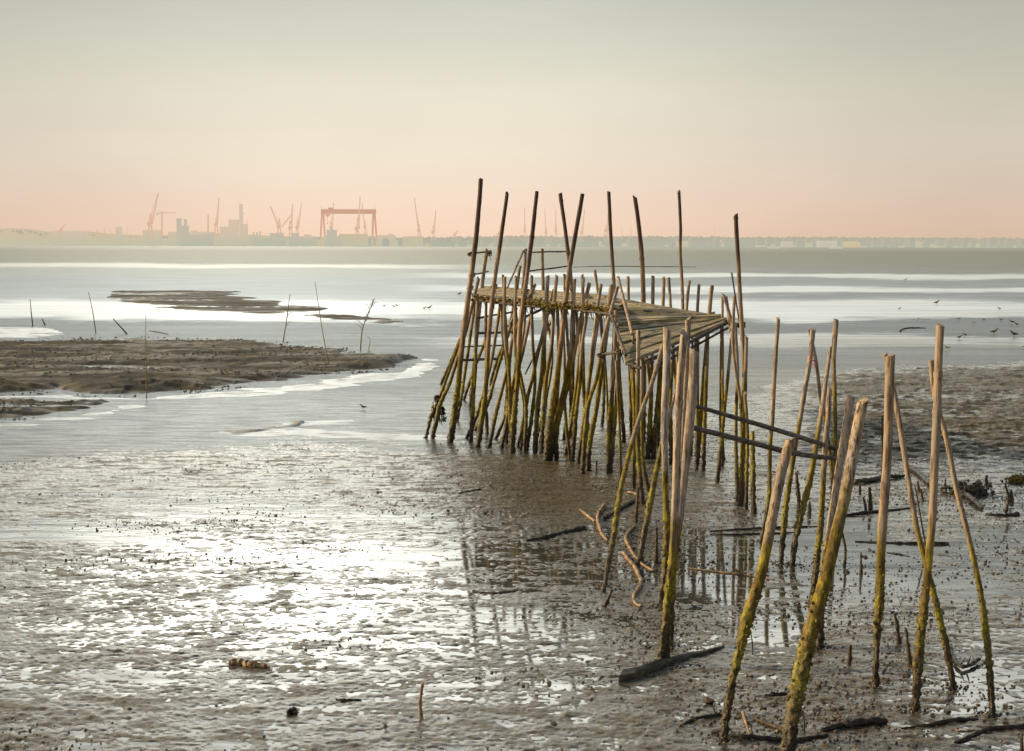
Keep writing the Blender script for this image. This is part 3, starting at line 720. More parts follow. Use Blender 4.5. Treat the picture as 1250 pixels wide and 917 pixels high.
free([(812, 811), (817, 737), (823, 680), (833, 588), (840, 520), (846, 465), (847.5, 428)], (9, 11, 13, 14.5, 15, 14.5, 14.5), 'thickest bleached post of the cluster with the two rails at its right', .1, 'post_fat')
free([(737, 722), (749, 655), (759, 590), (776, 525), (798, 462), (809, 421)], (5.5, 7, 7.5, 7, 6.5, 6), 'long slim pole leaning right from the driftwood to the platform edge', 3.5, 'post_gold')
free([(780, 688), (787, 650), (798, 592), (810, 534), (820, 495), (825, 476)], (7, 7.5, 7.5, 7, 5, 4.5), 'slim pole leaning up against the bleached post cluster', 1.5, 'post_gold')
free([(929, 661), (938, 610), (940, 545), (943, 514), (946, 454), (950, 389)], (5, 5.5, 6, 6, 6, 5.6), 'tall slim upright pole alone between the platform and the crossed posts', .2, 'post_gold')
free([(953.5, 689), (958, 627), (967, 565), (978, 502), (988, 445), (993, 402)], (6, 7, 7.5, 7, 7, 8), 'post leaning right under the crossed pair, its base in the bright puddle', .3, 'post_gold')
free([(1018, 612), (1014, 562), (1008, 515), (1002, 485), (996, 440), (988, 403)], (4.5, 5, 5, 5, 5, 5), 'slim pole leaning left across another post with a red tie', 0, 'post')
free([(1016, 622), (1019, 560), (1018.7, 485), (1017.5, 442), (1021, 390)], (6, 6, 6, 6.5, 7.5), 'upright post with the highest top beside the crossed pair', .2, 'post')
free([(967, 691), (974, 645), (988, 588), (997, 537), (1005.5, 485), (1014, 423)], (6, 8, 8.5, 8, 7, 5), 'mossy leaning post with its foot in the bright puddle, topped by a slanting end', .6, 'post_gold')
free([(990, 740), (996, 693), (1002.5, 627), (1007, 546), (1011, 514), (1013, 474)], (7, 8, 8, 8.5, 8, 6.5), 'short mossy post behind the two thick leaning posts', .2, 'post_gold')
free([(1001, 791), (1003, 740), (1012, 650), (1022, 583), (1032, 526), (1039, 484)], (10, 11, 11.5, 12, 12, 12), 'thick post half hidden behind the biggest leaning post', .4, 'post_fat')
free([(962, 925), (975, 838), (995, 752), (1011, 690), (1031, 605), (1044, 540), (1053.5, 490)], (19, 19.5, 20, 18.5, 16.5, 15.5, 15), 'biggest leaning post at the bottom edge, bright mossy crust on its lower half', .5, 'post_gold', crustk=.9, sides=20, step=.02, cz=1.25)
free([(884, 905), (893, 838), (904, 790), (908, 770), (914, 747), (931, 690), (952, 584), (966.5, 536)], (9, 9, 10, 16, 17, 15.5, 15, 14.5), 'short leaning post with split cut top and thin rotted foot', .4, 'post_gold', crustk=.9, sides=20, step=.02, cz=1.2)
free([(1068, 838), (1071, 790), (1072, 758), (1074, 738), (1077, 640), (1082, 563), (1087, 434)], (7, 7, 8, 11, 13, 13, 12.5), 'thick upright post with narrow rotted foot, left of the right-hand four', .2, 'post_gold')
free([(1164.6, 840), (1157, 797), (1145, 746), (1130, 685), (1118, 640), (1105, 563), (1092.6, 487), (1080, 432)], (6, 9, 8.5, 8, 8, 8, 7.5, 7), 'slim pole leaning left behind the thick upright post, foot by the forked branch', .5, 'post_gold')
free([(1117, 868), (1122, 791), (1130, 716), (1137, 645), (1140, 594), (1144.5, 502), (1148, 397)], (9, 11.5, 12, 12, 12, 12.5, 12), 'tallest post on the right, upright with yellow moss halfway down', .2, 'post_gold', crustk=.9, sides=18)
free([(1211.5, 874), (1205.4, 791), (1196, 716), (1180, 645), (1167, 594), (1155, 533), (1141.5, 487), (1136, 440)], (7, 9, 8, 8, 8, 8, 8, 8), 'rightmost pole, leaning left behind the tallest right-hand post', .6, 'post_gold')
free([(1131, 673), (1128, 655), (1117, 594)], (2.4, 2.4, 2), 'thin dark pole leaning between the two right-hand posts', 0, 'stick', 'stick', 'thin sticks stuck in the mud', crustk=0, sides=6)
free([(1077, 590), (1077, 551), (1077, 508)], (3, 3, 2.4), 'thin dark stake hidden just left of the thick upright post', 0, 'stick', 'stick', 'thin sticks stuck in the mud', crustk=0, sides=6)
# mud thrown up round the feet of the loose posts
mbc = MB()
for o in [o for o in list(COL.objects) if o.get('group') == GP]:
    for _ in range(46):
        a = random.random()*6.28; rr = abs(random.gauss(.05, .10)); x, y = o.location.x+math.cos(a)*rr, o.location.y+math.sin(a)*rr
        mbc.lump(Vector((x, y, max(0, ground_z(x, y))+.004)), random.uniform(.006, .022), .7)
tag(mbc.build('shell_litter', M['clod'], smooth=False), 'clumps of shells and mud heaped round the feet of the posts', 'shell litter', kind='stuff')
# red tie on crossed pair
mb = MB()
c = P(993, 444, 16.7); mb.tube([c+Vector((math.cos(a)*.055, math.sin(a)*.055, .05*math.sin(a*.5))) for a in [i*.5 for i in range(14)]], [.006]*14, 6)
mb.tube([c, c+Vector((.02, -.05, -.06))], [.006, .004], 6)
tag(recenter(mb.build('cord', mat_plain('red_cord', (.45, .05, .03), .7, 40, .2))), 'red cord tied round the crossed pair of posts', 'cord')
# two rails between the post cluster and the crossed posts
def lay(name, path, w, label, cat, m, Ys, group=None, sides=10, sq=1.0):
    mb = MB(); q = [(*P(px, py, Y), ww*Y/F0/2) for (px, py), Y, ww in zip(path, Ys, w)]
    s = spline(q, 40); mb.tube([Vector(a[:3]) for a in s], [a[3] for a in s], sides, True, .05, squash=sq)
    return tag(recenter(mb.build(name, M[m])), label, cat, group)
lay('railing_pole', [(848, 495.5), (912, 514), (974, 533), (1020, 548)], (5, 6, 6, 5.5), 'upper of two slanting rails between the bleached cluster and crossed posts', 'rail', 'rail', (12.9, 13.6, 14.4, 15))
lay('railing_pole', [(845, 522), (912, 539), (970, 553.5), (1022, 560)], (6.5, 6.5, 6.5, 5.5), 'lower of two slanting rails, darker and mossier', 'rail', 'rail', (12.75, 13.5, 14.2, 14.8))

# ------------------------------------------------------------------ driftwood and debris lying on the mud
def drift(name, path, w, label, cat='driftwood', m='drift', group=None, lift=0.3, sq=1.0, rough=.15, sides=9):
    mb = MB(); q = []
    if m == 'drift' and name == 'driftwood': w = [v*.68 for v in w]
    ws = w if len(w) == len(path) else [w[0]+(w[-1]-w[0])*i/(len(path)-1) for i in range(len(path))]
    for (px, py), ww in zip(path, ws):
        g = G(px, py); r = ww*g.y/F0/2
        q.append((g.x, g.y, max(0, ground_z(g.x, g.y))+r*lift, r))
    s = spline(q, max(14, len(path)*9)); rr = [a[3]*random.uniform(.86, 1.14)*(1+.12*math.sin(i*.9)) for i, a in enumerate(s)]
    mb.tube([Vector(a[:3])+Vector((random.gauss(0, .12)*a[3], random.gauss(0, .12)*a[3], random.gauss(0, .1)*a[3])) for a in s], rr, sides, True, rough, squash=sq, cut=.8)
    if name == 'branch' and len(path) > 3:
        for _ in range(2):
            i = random.randint(3, len(s)-3); p = Vector(s[i][:3]); q = s[i][3]; d = Vector((random.uniform(-1, 1), random.uniform(-.6, .6), random.uniform(.1, .7))).normalized()
            mb.tube([p, p+d*q*3, p+d*q*5+Vector((0, 0, q))], [q*.55, q*.4, q*.15], 6, rough=.1)
    return tag(recenter(mb.build(name, M[m])), label, cat, group)
drift('driftwood', [(760.6, 676), (768, 686), (776, 696), (783, 713), (779, 722), (773.7, 730), (776, 739), (784, 742)], (6, 7, 7, 7, 7, 7, 6, 5), 'pale S-curved branch snaking over the mud left of the cluster', lift=.8)
drift('driftwood', [(776, 642), (764.5, 656), (767, 667), (773, 677), (783, 689), (797, 697)], (4, 6, 6, 5, 5, 3), 'bent pale root lying just above the S-curved branch', lift=.7)
drift('driftwood', [(738, 619), (731, 630), (730, 640), (735, 655), (742, 662)], (6, 7, 7, 6, 4), 'hooked branch curving beside the foot of the longest slim pole', lift=1.2)
drift('driftwood', [(766, 602), (776, 605), (785, 613)], (3, 5, 4), 'short orange branch between the platform legs', lift=.9)
drift('driftwood', [(708, 624), (716, 630), (726, 638)], (4, 6, 5), 'short orange branch at the right end of the long dark log', lift=.8)
drift('log', [(642, 661), (665, 657), (690, 651), (713, 645)], (3, 5, 5.5, 5), 'long dark log lying left of the hooked branch', 'log', 'log')
drift('log', [(738, 634), (755, 624), (776, 612)], (4, 5, 4), 'dark log slanting between the slim pole and platform legs', 'log', 'log', lift=.8)
drift('log', [(866, 649), (900, 647), (950, 645), (1000, 643)], (1.6, 3, 3, 2), 'upper of two thin parallel poles lying flat on the mud', 'log', 'log')
drift('log', [(866, 652.5), (900, 653.5), (940, 652), (975, 650.5)], (1.6, 3.5, 3.5, 2), 'lower of two thin parallel poles lying flat on the mud', 'log', 'log')
drift('driftwood', [(839, 694), (870, 698), (905, 702), (945, 708)], (2.4, 3, 3, 2), 'thin orange cane lying across the puddle', lift=.8)
drift('log', [(1030, 630), (1060, 627), (1090, 624), (1118, 620)], (3.5, 4, 3.5, 2), 'long thin dark pole lying behind the thick upright post', 'log', 'log')
drift('log', [(1041, 591), (1060, 590), (1080, 586), (1103, 584)], (6, 6, 6, 4), 'mossy log lying against the back of the thick upright post', 'log', 'plank', lift=1.0)
drift('log', [(1112, 576), (1122, 583), (1136, 596)], (5, 6, 5), 'short dark log leaning behind the tallest right-hand post', 'log', 'log', lift=1.2)
drift('log', [(1172, 602), (1184, 612), (1199, 623)], (6, 7, 5), 'short dark log slanting right of the rightmost pole', 'log', 'log', lift=1.0)
drift('log', [(1203, 629), (1224, 631), (1243, 629)], (3, 5, 6), 'dark flat log near the right edge with a stake over it', 'log', 'log')
drift('plank', [(1044, 661.5), (1080, 663), (1120, 664), (1159, 664.5)], (2, 3, 4, 5), 'long narrow plank lying in the bright puddle on the right', 'plank', 'log')
drift('log', [(1083, 675), (1097, 677), (1111, 680)], (1.6, 2.4, 1.6), 'small twig lying just below the long narrow plank', 'twig', 'log')
drift('log', [(1003, 895), (1025, 889), (1050, 886), (1079, 883)], (5, 9, 11, 8), 'heavy dark log lying right of the biggest leaning post', 'log', 'log', lift=.6)
drift('log', [(1100, 890), (1130, 887), (1165, 882), (1194, 879)], (2, 4, 6, 4), 'tapering dark log at the foot of the tallest right-hand post', 'log', 'log')
drift('log', [(1165, 909), (1185, 900), (1205, 892), (1230, 890), (1275, 888)], (3, 5, 7, 7, 7), 'dark bent log running off the right edge at the bottom', 'log', 'log')
drift('driftwood', [(1161, 891), (1176, 893), (1194, 892)], (2.5, 4, 3), 'small orange wood flake beside the bent log', lift=.5)
drift('branch', [(1160, 796), (1163, 805), (1172, 817), (1183, 816), (1195, 809)], (5, 4, 5, 5, 5), 'forked dark branch lying at the foot of a slim leaning pole', 'branch', 'log', lift=1.6)
drift('branch', [(829, 889), (845, 881), (865, 878), (886, 873)], (2, 4, 4.5, 4), 'curved dark stick rimming the puddle left of the split-topped post', 'branch', 'log', lift=.7)
drift('driftwood', [(907, 873), (911, 886), (916, 903)], (6, 5.5, 5), 'short pale stick lying beside the thin rotted foot', lift=1.0)
drift('driftwood', [(920, 880), (938, 886), (957, 895)], (3, 4.5, 5), 'pale stick lying between the two near leaning posts', 'driftwood', 'stake', lift=.8)
drift('branch', [(888, 899), (905, 902), (930, 903), (960, 906), (1010, 899)], (4, 5, 6, 6, 4), 'long muddy branch behind the biggest leaning post at the bottom', 'branch', 'log', lift=.6, rough=.3)
drift('branch', [(932, 851), (945, 850), (966, 848)], (2, 6, 2.5), 'dark weedy twig on the mud left of the biggest leaning post', 'branch', 'log', rough=.4)
drift('log', [(283, 811), (295, 812), (310, 815), (328, 816)], (9, 8, 9, 6), 'short rusty brown log on the glaring mud to the left', 'log', 'drift', lift=.6, rough=.14)
drift('log', [(410, 855), (422, 856), (440, 855)], (3, 5, 3), 'small dark log right of the short rusty one', 'log', 'log', rough=.2)
drift('log', [(352, 873), (357, 871), (362, 873)], (5, 8, 4), 'dark mud-covered lump left of the upright pale stick', 'log', 'log', rough=.3, lift=.8)
drift('driftwood', [(577, 722), (590, 724), (610, 724), (632, 721)], (3, 2.5, 2.5, 2), 'thin stick lying on the middle mud', 'driftwood', 'stake')
drift('driftwood', [(560, 603), (572, 601), (586, 598)], (1.6, 2.4, 2), 'small dark twig below the left end of the pier', 'twig', 'log')
drift('log', [(183, 404.5), (193, 406), (205, 408.6)], (1.6, 2, 1.6), 'dark stick lying in the water above the mud bank', 'log', 'log')
drift('log', [(1099, 405), (1103, 402), (1115, 401), (1130, 401)], (2.2, 1.6, 1.6, 1), 'dark half-sunk branch in the shallow water on the right', 'branch', 'log', lift=1)
drift('log', [(700, 326.5), (740, 325.5), (790, 326), (850, 326.3)], (.6, .9, .9, .6), 'long dark line of a sunk pole far out in the water', 'log', 'log', lift=.9)
# the big squared beam near the bottom centre
mb = MB(); L = [(756, 833, 13), (775, 829, 13), (800, 819, 12), (830, 808, 8), (860, 799, 6), (884, 791, 3)]; vs = []
for px, py, w in L:
    g = G(px, py); h = w*g.y/F0; z0 = -0.03; dd = .09*w/12
    for dx, dz in ((-dd*.3, z0), (-dd*.3, h*.75), (dd*.9, h*.95), (dd, z0)): vs.append(Vector((g.x+dx*.4+random.uniform(-.005, .005), g.y+dx+random.uniform(-.01, .01), dz+random.uniform(-.006, .006))))
fs = [(i*4+k, (i+1)*4+k, (i+1)*4+(k+1) % 4, i*4+(k+1) % 4) for i in range(len(L)-1) for k in range(4)]+[(0, 1, 2, 3), (23, 22, 21, 20)]
mb.add(vs, fs); o = mb.build('beam', M['plank'], smooth=False)
bv = o.modifiers.new('b', 'BEVEL'); bv.width = .008; bv.segments = 2
tag(recenter(o), 'squared green-grey beam lying at the foot of the bleached post cluster', 'beam')
# short stakes and stumps
def stake(b, t, w, label, m='stake', name='stake', cat='stake', group='rotten stakes and stumps in the mud', mid=None, **k):
    mb = MB(); path = [b]+([mid] if mid else [])+[t]
    add_post(mb, path, w, 0, sink=.1, crustk=k.pop('crustk', .8), sides=9, step=.025, cz=3)
    return tag(recenter(mb.build(name, M[m])), label, cat, group)
stake((776, 638), (779, 595), (5.5, 3), 'dark stake between the long slim pole and the platform legs')
stake((800.6, 688), (801.5, 644), (6, 2.5), 'pointed stake just left of the bleached post cluster')
stake((738, 741), (747, 719), (6, 4.5), 'short leaning stump below the foot of the long slim pole', 'post_gold')
stake((515, 877), (516, 834), (6, 4.5), 'short pale upright stick alone on the front mud', 'drift', 'stick', 'stick', mid=(513, 858), crustk=.15)
stake((1036, 812), (1038.5, 788), (8, 2), 'small pointed stump right of the biggest leaning post')
stake((1097, 789), (1092, 749), (7, 2.5), 'left of two leaning pointed stakes between the right-hand posts', mid=(1095, 765))
stake((1111, 813), (1106, 767), (7, 2.5), 'right of two leaning pointed stakes between the right-hand posts', mid=(1108, 785))
stake((1051, 700), (1051, 674), (5, 1.5), 'spiky stump in the bright puddle right of the biggest post')
stake((1031, 692), (1028, 650), (4, 3), 'rotten crooked stake behind the biggest leaning post', mid=(1032, 670))
stake((1062.6, 622), (1062, 595), (6, 3), 'stubby dark stake in front of the mossy log')
stake((1050, 604), (1050, 588), (3.5, 2), 'small stake touching the front of the mossy log')
stake((1057, 622), (1054, 607), (4, 2), 'tiny stump left of the stubby dark stake')
stake((1037, 608), (1037, 600), (4, 2), 'lowest stump beside the top of the biggest leaning post')
stake((1122, 602), (1120, 588), (4, 2), 'small stake behind the slim right-hand pole')
stake((1127, 612), (1124, 597), (4, 2.5), 'crooked stub left of the tallest right-hand post')
stake((1153, 601), (1154, 585), (4, 2), 'small stake right of the tallest right-hand post')
stake((1204, 595), (1204.5, 581), (5, 3), 'dark knobbed stake alone near the right edge')
stake((1228, 626), (1227, 591), (4, 2.5), 'taller crooked stake over the flat log near the right edge', mid=(1231, 608))
stake((1235, 612), (1234, 598), (6, 3), 'stubby stake just right of the crooked one at the right edge')
stake((976, 617), (972, 577), (7, 3), 'knobbly stump between the mossy leaning posts')
stake((988, 628), (988, 612), (6, 2.5), 'small stump under the lower end of the rails')
stake((728, 578), (728, 562), (3, 2), 'small stake under the middle of the pier')
stake((688, 537), (690, 517), (4, 3.5), 'dark knobbed stump seen between the pier legs')
stake((788, 635), (788, 618), (4, 3), 'little stump among the platform legs')
stake((1247, 917), (1247.5, 894), (5, 2), 'dark stake sticking up in the bottom right corner')
# a mossy heap at the right edge
mb = MB()
for i in range(260):
    g = G(1244+random.gauss(0, 6), 589+random.gauss(0, 1.2)); mb.lump(g+Vector((0, 0, abs(random.gauss(0, .05)))), random.uniform(.015, .04))
tag(recenter(mb.build('seaweed_heap', M['moss'], smooth=False)), 'yellow-green heap of weed on the mud at the right edge', 'seaweed')
mb = MB()
for i in range(300):
    g = G(1183+random.gauss(0, 11), 604+random.gauss(0, 1.6)); mb.lump(g+Vector((0, 0, abs(random.gauss(0, .07)))), random.uniform(.02, .055))
tag(recenter(mb.build('seaweed_heap', M['plank'], smooth=False)), 'dark green heap of weed behind the rightmost pole', 'seaweed')
# hanging strings on the two near posts
for i, (a, b, lab) in enumerate((((913, 762), (919, 800), 'dark weed string hanging from the split-topped post'), ((977, 862), (982, 895), 'dark weed string hanging from the biggest leaning post'))):
    mb = MB(); Y = 11.4 if i == 0 else 10.7
    q = spline([tuple(P(a[0], a[1], Y)), tuple(P((a[0]+b[0])/2+2, (a[1]+b[1])/2, Y-.02)), tuple(P(b[0], b[1], Y))], 10)
    mb.tube([Vector(p) for p in q], [.005]*10, 5); tag(recenter(mb.build('weed_string', M['weed'])), lab, 'seaweed')

# ------------------------------------------------------------------ reeds and sticks on the left
def reed(path, w, label, m='reed', leaves=0, plume=False, name='reed', cat='reed', group='reeds and sticks by the mud bank'):
    mb = MB(); Y = G(*path[0]).y; q = spline([(*P(px, py, Y), w*Y/F0/2) for px, py in path], 16)
    pts = [Vector(a[:3]) for a in q]; mb.tube([pts[0]-Vector((0, 0, .3))]+pts, [q[0][3]]+[q[i][3]*(1-.6*i/15) for i in range(16)], 6)
    for k in range(leaves):
        p = pts[random.randint(5, 13)]; s = random.choice((-1, 1)); l = random.uniform(.3, .6)
        mb.tube([p, p+Vector((s*l*.4, 0, l*.5)), p+Vector((s*l*.9, 0, l*.35))], [.011, .009, .002], 4, squash=.3)
    if plume:
        for k in range(60):
            p = pts[-1].lerp(pts[9], random.random()); mb.tube([p, p+Vector((random.uniform(-.06, .10), 0, random.uniform(.04, .2)))], [.008, .002], 3)
    return tag(recenter(mb.build(name, M[m])), label, cat, group)
reed([(40, 398), (38, 380), (36.7, 365)], 1.6, 'leftmost thin dark stick standing in the water', 'stick', name='stick', cat='stick')
reed([(55, 397), (53, 393), (51, 389)], 2.2, 'short slanting stick beside the leftmost thin one', 'stick', name='stick', cat='stick')
reed([(117, 406), (113, 380), (108, 357)], 1.4, 'tall thin stick second from the left, leaning left', 'stick', name='stick', cat='stick')
reed([(155, 408), (147, 399), (138, 389)], 2.2, 'strongly leaning stick behind the mud bank', 'stick', name='stick', cat='stick')
reed([(179, 484), (178, 430), (178, 385)], 1.5, 'tall straight reed at the front edge of the mud bank')
reed([(345.6, 417), (350, 390), (354, 359)], 1.7, 'leafy reed at the back edge of the mud bank', leaves=3)
reed([(402, 449.6), (393, 400), (384.5, 344)], 1.4, 'tallest reed, leaning left, rooted in the mud bank')
reed([(440, 427), (443, 400), (456, 367.5)], 2.0, 'plumed bushy reed at the right end of the mud bank', leaves=6, plume=True)
reed([(449, 430), (452, 415), (448, 411)], 1.2, 'small bent reed beside the plumed one')
# ------------------------------------------------------------------ birds
def bird(px, py, size, m, label, group, legs=True):
    g = G(px, py); mb = MB(); size *= .36; s = size; f = random.choice((-1, 1)); L = .10*s if legs else 0
    c = g+Vector((0, 0, L+.07*s))
    mb.tube([c+Vector((f*x*s, 0, zz*s)) for x, zz in ((-.24, -.01), (-.16, 0), (-.06, .01), (.04, .02), (.11, .06), (.14, .12), (.17, .15), (.205, .15), (.22, .145), (.31, .12))], [r*s for r in (.006, .03, .06, .065, .05, .03, .034, .03, .012, .003)], 8)
    if legs:
        for d in (-.02, .02): mb.tube([c+Vector((d*s, d, -.05*s)), g+Vector((d*s, d, -.02))], [.008*s, .007*s], 5)
    return tag(recenter(mb.build('wading_bird', M[m])), label, 'bird', group)
gR = 'wading birds in the shallows right of the pier'
for (px, py, s, m) in [(1098, 378, 1.2, 'bird'), (1220, 378.5, 1.5, 'bird'), (1120, 391, 1.2, 'birdw'), (1170, 391, 1.2, 'bird'), (1188, 396, 1.5, 'birdw'), (1201, 392, 1.1, 'bird'), (1222, 392, 1.2, 'bird'),
     (1235.5, 395.5, 1.7, 'bird'), (1241, 398, 1.5, 'bird'), (1178, 411, 1.3, 'bird'), (1171, 414.5, 1.6, 'bird')]:
    bird(px, py, s, m, 'small wading bird feeding in the shallows on the right', gR)
bird(1105, 343.5, 3.0, 'birdw', 'pale bird farthest out on the right-hand water', gR)
bird(1143, 372, 2.4, 'bird', 'large dark bird standing in the bright band of water', gR)
bird(1213, 408.5, 2.2, 'bird', 'plump dark bird nearest the mud on the right', gR)
bird(1238, 412, 2.4, 'bird', 'bird bending down with long bill at the right edge', gR)
bird(1155.5, 428, 1.8, 'birdw', 'white bird partly behind the tallest right-hand post', gR)
bird(1249, 426, 1.5, 'birdw', 'pale bird cut by the right edge of the picture', gR)
gL = 'wading birds in the bright water left of the pier'
for px, py, s in [(469, 375, 1.3), (481, 375.5, 1.3), (484.5, 374.5, 1.3), (518, 378, 1.5), (524, 378, 2.0)]:
    bird(px, py, s, 'bird', 'small wading bird in the bright water left of the pier', gL)
bird(443.6, 500, 1.0, 'bird', 'single small bird in the channel below the mud bank', gL)
bird(560.5, 361, 2.2, 'bird', 'dark bird close to the left end of the pier', gL)
bird(949, 389, 1.3, 'birdw', 'white bird seen just over the top of the slim upright pole', gR, False)

# ------------------------------------------------------------------ the far shore
DS = 3800.0
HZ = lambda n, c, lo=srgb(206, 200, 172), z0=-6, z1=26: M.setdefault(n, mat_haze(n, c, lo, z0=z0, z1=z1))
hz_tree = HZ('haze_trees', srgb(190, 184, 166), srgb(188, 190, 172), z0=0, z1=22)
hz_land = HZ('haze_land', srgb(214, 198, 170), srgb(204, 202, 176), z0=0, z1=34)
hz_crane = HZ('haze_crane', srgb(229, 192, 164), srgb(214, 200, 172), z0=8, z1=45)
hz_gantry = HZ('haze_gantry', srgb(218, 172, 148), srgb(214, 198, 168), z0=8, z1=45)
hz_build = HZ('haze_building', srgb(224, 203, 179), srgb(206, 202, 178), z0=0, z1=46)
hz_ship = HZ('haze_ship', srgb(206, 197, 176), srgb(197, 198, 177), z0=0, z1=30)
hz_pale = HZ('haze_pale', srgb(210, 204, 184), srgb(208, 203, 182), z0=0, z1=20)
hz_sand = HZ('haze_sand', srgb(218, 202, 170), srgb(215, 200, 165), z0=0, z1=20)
def ztop(px, py, D=DS): return P(px, py, D).z
# low land as a real slab with an uneven top
mb = MB(); tops = [(-400, 288), (0, 279), (30, 279), (60, 284), (72, 282), (105, 282), (125, 285), (170, 287), (205, 287), (240, 284), (330, 288), (400, 289), (440, 288), (520, 291), (600, 290), (760, 289.5), (900, 290), (1250, 291.5), (1700, 292)]
N = 260; vs = []
for i in range(N+1):
    px = -400+2100*i/N; py = np.interp(px, [a for a, _ in tops], [b for _, b in tops])+random.uniform(-.4, .4)
    a = P(px, 300, DS+60)
    z = ztop(px, py, DS+150); vs += [Vector((a.x, DS+20+random.uniform(-8, 8), -.5)), Vector((a.x, DS+60, z*.55)), Vector((a.x*1.02, DS+150, z)), Vector((a.x*1.1, DS+700, z*.9))]
mb.add(vs, [(i*4+k, (i+1)*4+k, (i+1)*4+k+1, i*4+k+1) for i in range(N) for k in range(3)])
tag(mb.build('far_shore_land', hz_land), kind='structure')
# far woods: crowns merging into one mass
mb = MB(); px = 430
def crown(px, ptop, w, D):
    c = P(px, ptop, D); r = w*D/F0/2; h = c.z
    K = 7; vs = []; rings = 4
    pts = [Vector((c.x, D, 0)), Vector((c.x, D, h*.35)), Vector((c.x, D, h*.62)), Vector((c.x, D, h*.86)), Vector((c.x, D, h))]
    mb.tube(pts, [r*1.0, r*1.15, r, r*.72, r*.2], 9, True, .22)
while px < 1600:
    w = random.uniform(4, 11); base = np.interp(px, [430, 600, 700, 860, 900, 1000, 1250, 1600], [292, 288.5, 288, 289, 289.5, 289.5, 291, 291.5])
    crown(px, base+random.uniform(-.9, .8)-(.8 if random.random() < .12 else 0), w, DS+random.uniform(-10, 110)); px += w*random.uniform(.25, .55)
px = -300
while px < 430:
    w = random.uniform(4, 9); base = np.interp(px, [-300, 0, 30, 60, 105, 170, 430], [287, 281, 280, 286, 285, 289, 290])
    crown(px, base+random.uniform(-.7, 1.5), w, DS+random.uniform(90, 140)); px += w*random.uniform(.4, .9)
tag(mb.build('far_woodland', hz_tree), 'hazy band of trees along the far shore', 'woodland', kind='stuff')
# sandy cliff and buildings on the shore
def fblock(name, x0, x1, ytop, m, label, cat, D=DS, ybot=None, roof=0, group=None, parts=None):
    a, b = P(x0, ytop, D), P(x1, ytop, D); z = a.z; zb = P(x0, ybot, D).z if ybot else -0.3; w = b.x-a.x
    root = empty(name, Vector(((a.x+b.x)/2, D, max(zb, 0))))
    mb = MB(); mb.box(Vector(((a.x+b.x)/2, D+15, (z+zb)/2)), w, 30, z-zb); mb.build('wall', m, root, False)
    mb = MB(); x, zz = (a.x+b.x)/2, z
    hw = w/2+1; r = max(1.2, roof*D/F0)
    mb.add([Vector((x-hw, D-1.5, zz)), Vector((x+hw, D-1.5, zz)), Vector((x+hw, D+31.5, zz)), Vector((x-hw, D+31.5, zz)), Vector((x-hw*.97, D+15, zz+r)), Vector((x+hw*.97, D+15, zz+r))], [(0, 1, 5, 4), (2, 3, 4, 5), (0, 4, 3), (1, 2, 5), (0, 3, 2, 1)])
    mb.build('roof', m, root, False)
    return tag(root, label, cat, group)
gB = 'shipyard buildings on the far shore'
fblock('shipyard_shed', 62, 104, 283, hz_build, 'long low shed with shallow roof at the far left of the shipyard', 'shed', roof=1.4, group=gB)
fblock('shipyard_building', 268, 300, 277, hz_build, 'lower wide block around the foot of the tall stack', 'building', D=DS-30, group=gB)
fblock('shipyard_building', 279, 291.5, 268.5, hz_build, 'tall square building left of the tall stack', 'building', D=DS-10, group=gB)
fblock('shipyard_building', 291, 300, 274, hz_build, 'stepped block right of the tall stack', 'building', D=DS-5, group=gB)
fblock('shipyard_building', 174, 194, 281.5, hz_build, 'flat platform block under the largest left-hand crane', 'building', D=DS-20, group=gB)
fblock('shipyard_shed', 460, 482, 288, hz_build, 'low shed just right of the gantry crane', 'shed', roof=1, group=gB)
fblock('shipyard_shed', 205, 260, 284, hz_build, 'long shed behind the moored grey ship', 'shed', roof=1.2, group=gB, D=DS+20)
fblock('shipyard_shed', 414, 448, 286.5, hz_land, 'pale wide shed standing under the gantry crane', 'shed', roof=1, group=gB, D=DS-40)
fblock('shipyard_shed', 492, 516, 289.5, hz_land, 'low shed at the foot of the first crane right of the gantry', 'shed', roof=1, group=gB)
fblock('shore_building', 1000, 1022, 294.5, hz_pale, 'pale building among the trees on the right shore', 'building', D=DS-40, roof=.6, group='pale buildings on the right shore')
fblock('shore_building', 955, 968, 295.5, hz_pale, 'smaller pale building left among the right shore trees', 'building', D=DS-40, roof=.6, group='pale buildings on the right shore')
mb = MB(); a, b = P(1028, 297, DS-50), P(1050, 297, DS-50); n = 12
vs = []
for i in range(n+1):
    x = a.x+(b.x-a.x)*i/n; h = P(1040, 296-1.3*math.sin(3.14*i/n)+random.uniform(-.3, .3), DS-50).z
    vs += [Vector((x, DS-60, 0)), Vector((x, DS-50, h)), Vector((x, DS-10, h*.9))]
mb.add(vs, [(i*3+k, (i+1)*3+k, (i+1)*3+k+1, i*3+k+1) for i in range(n) for k in range(2)])
tag(mb.build('sand_cliff', hz_sand), kind='structure')
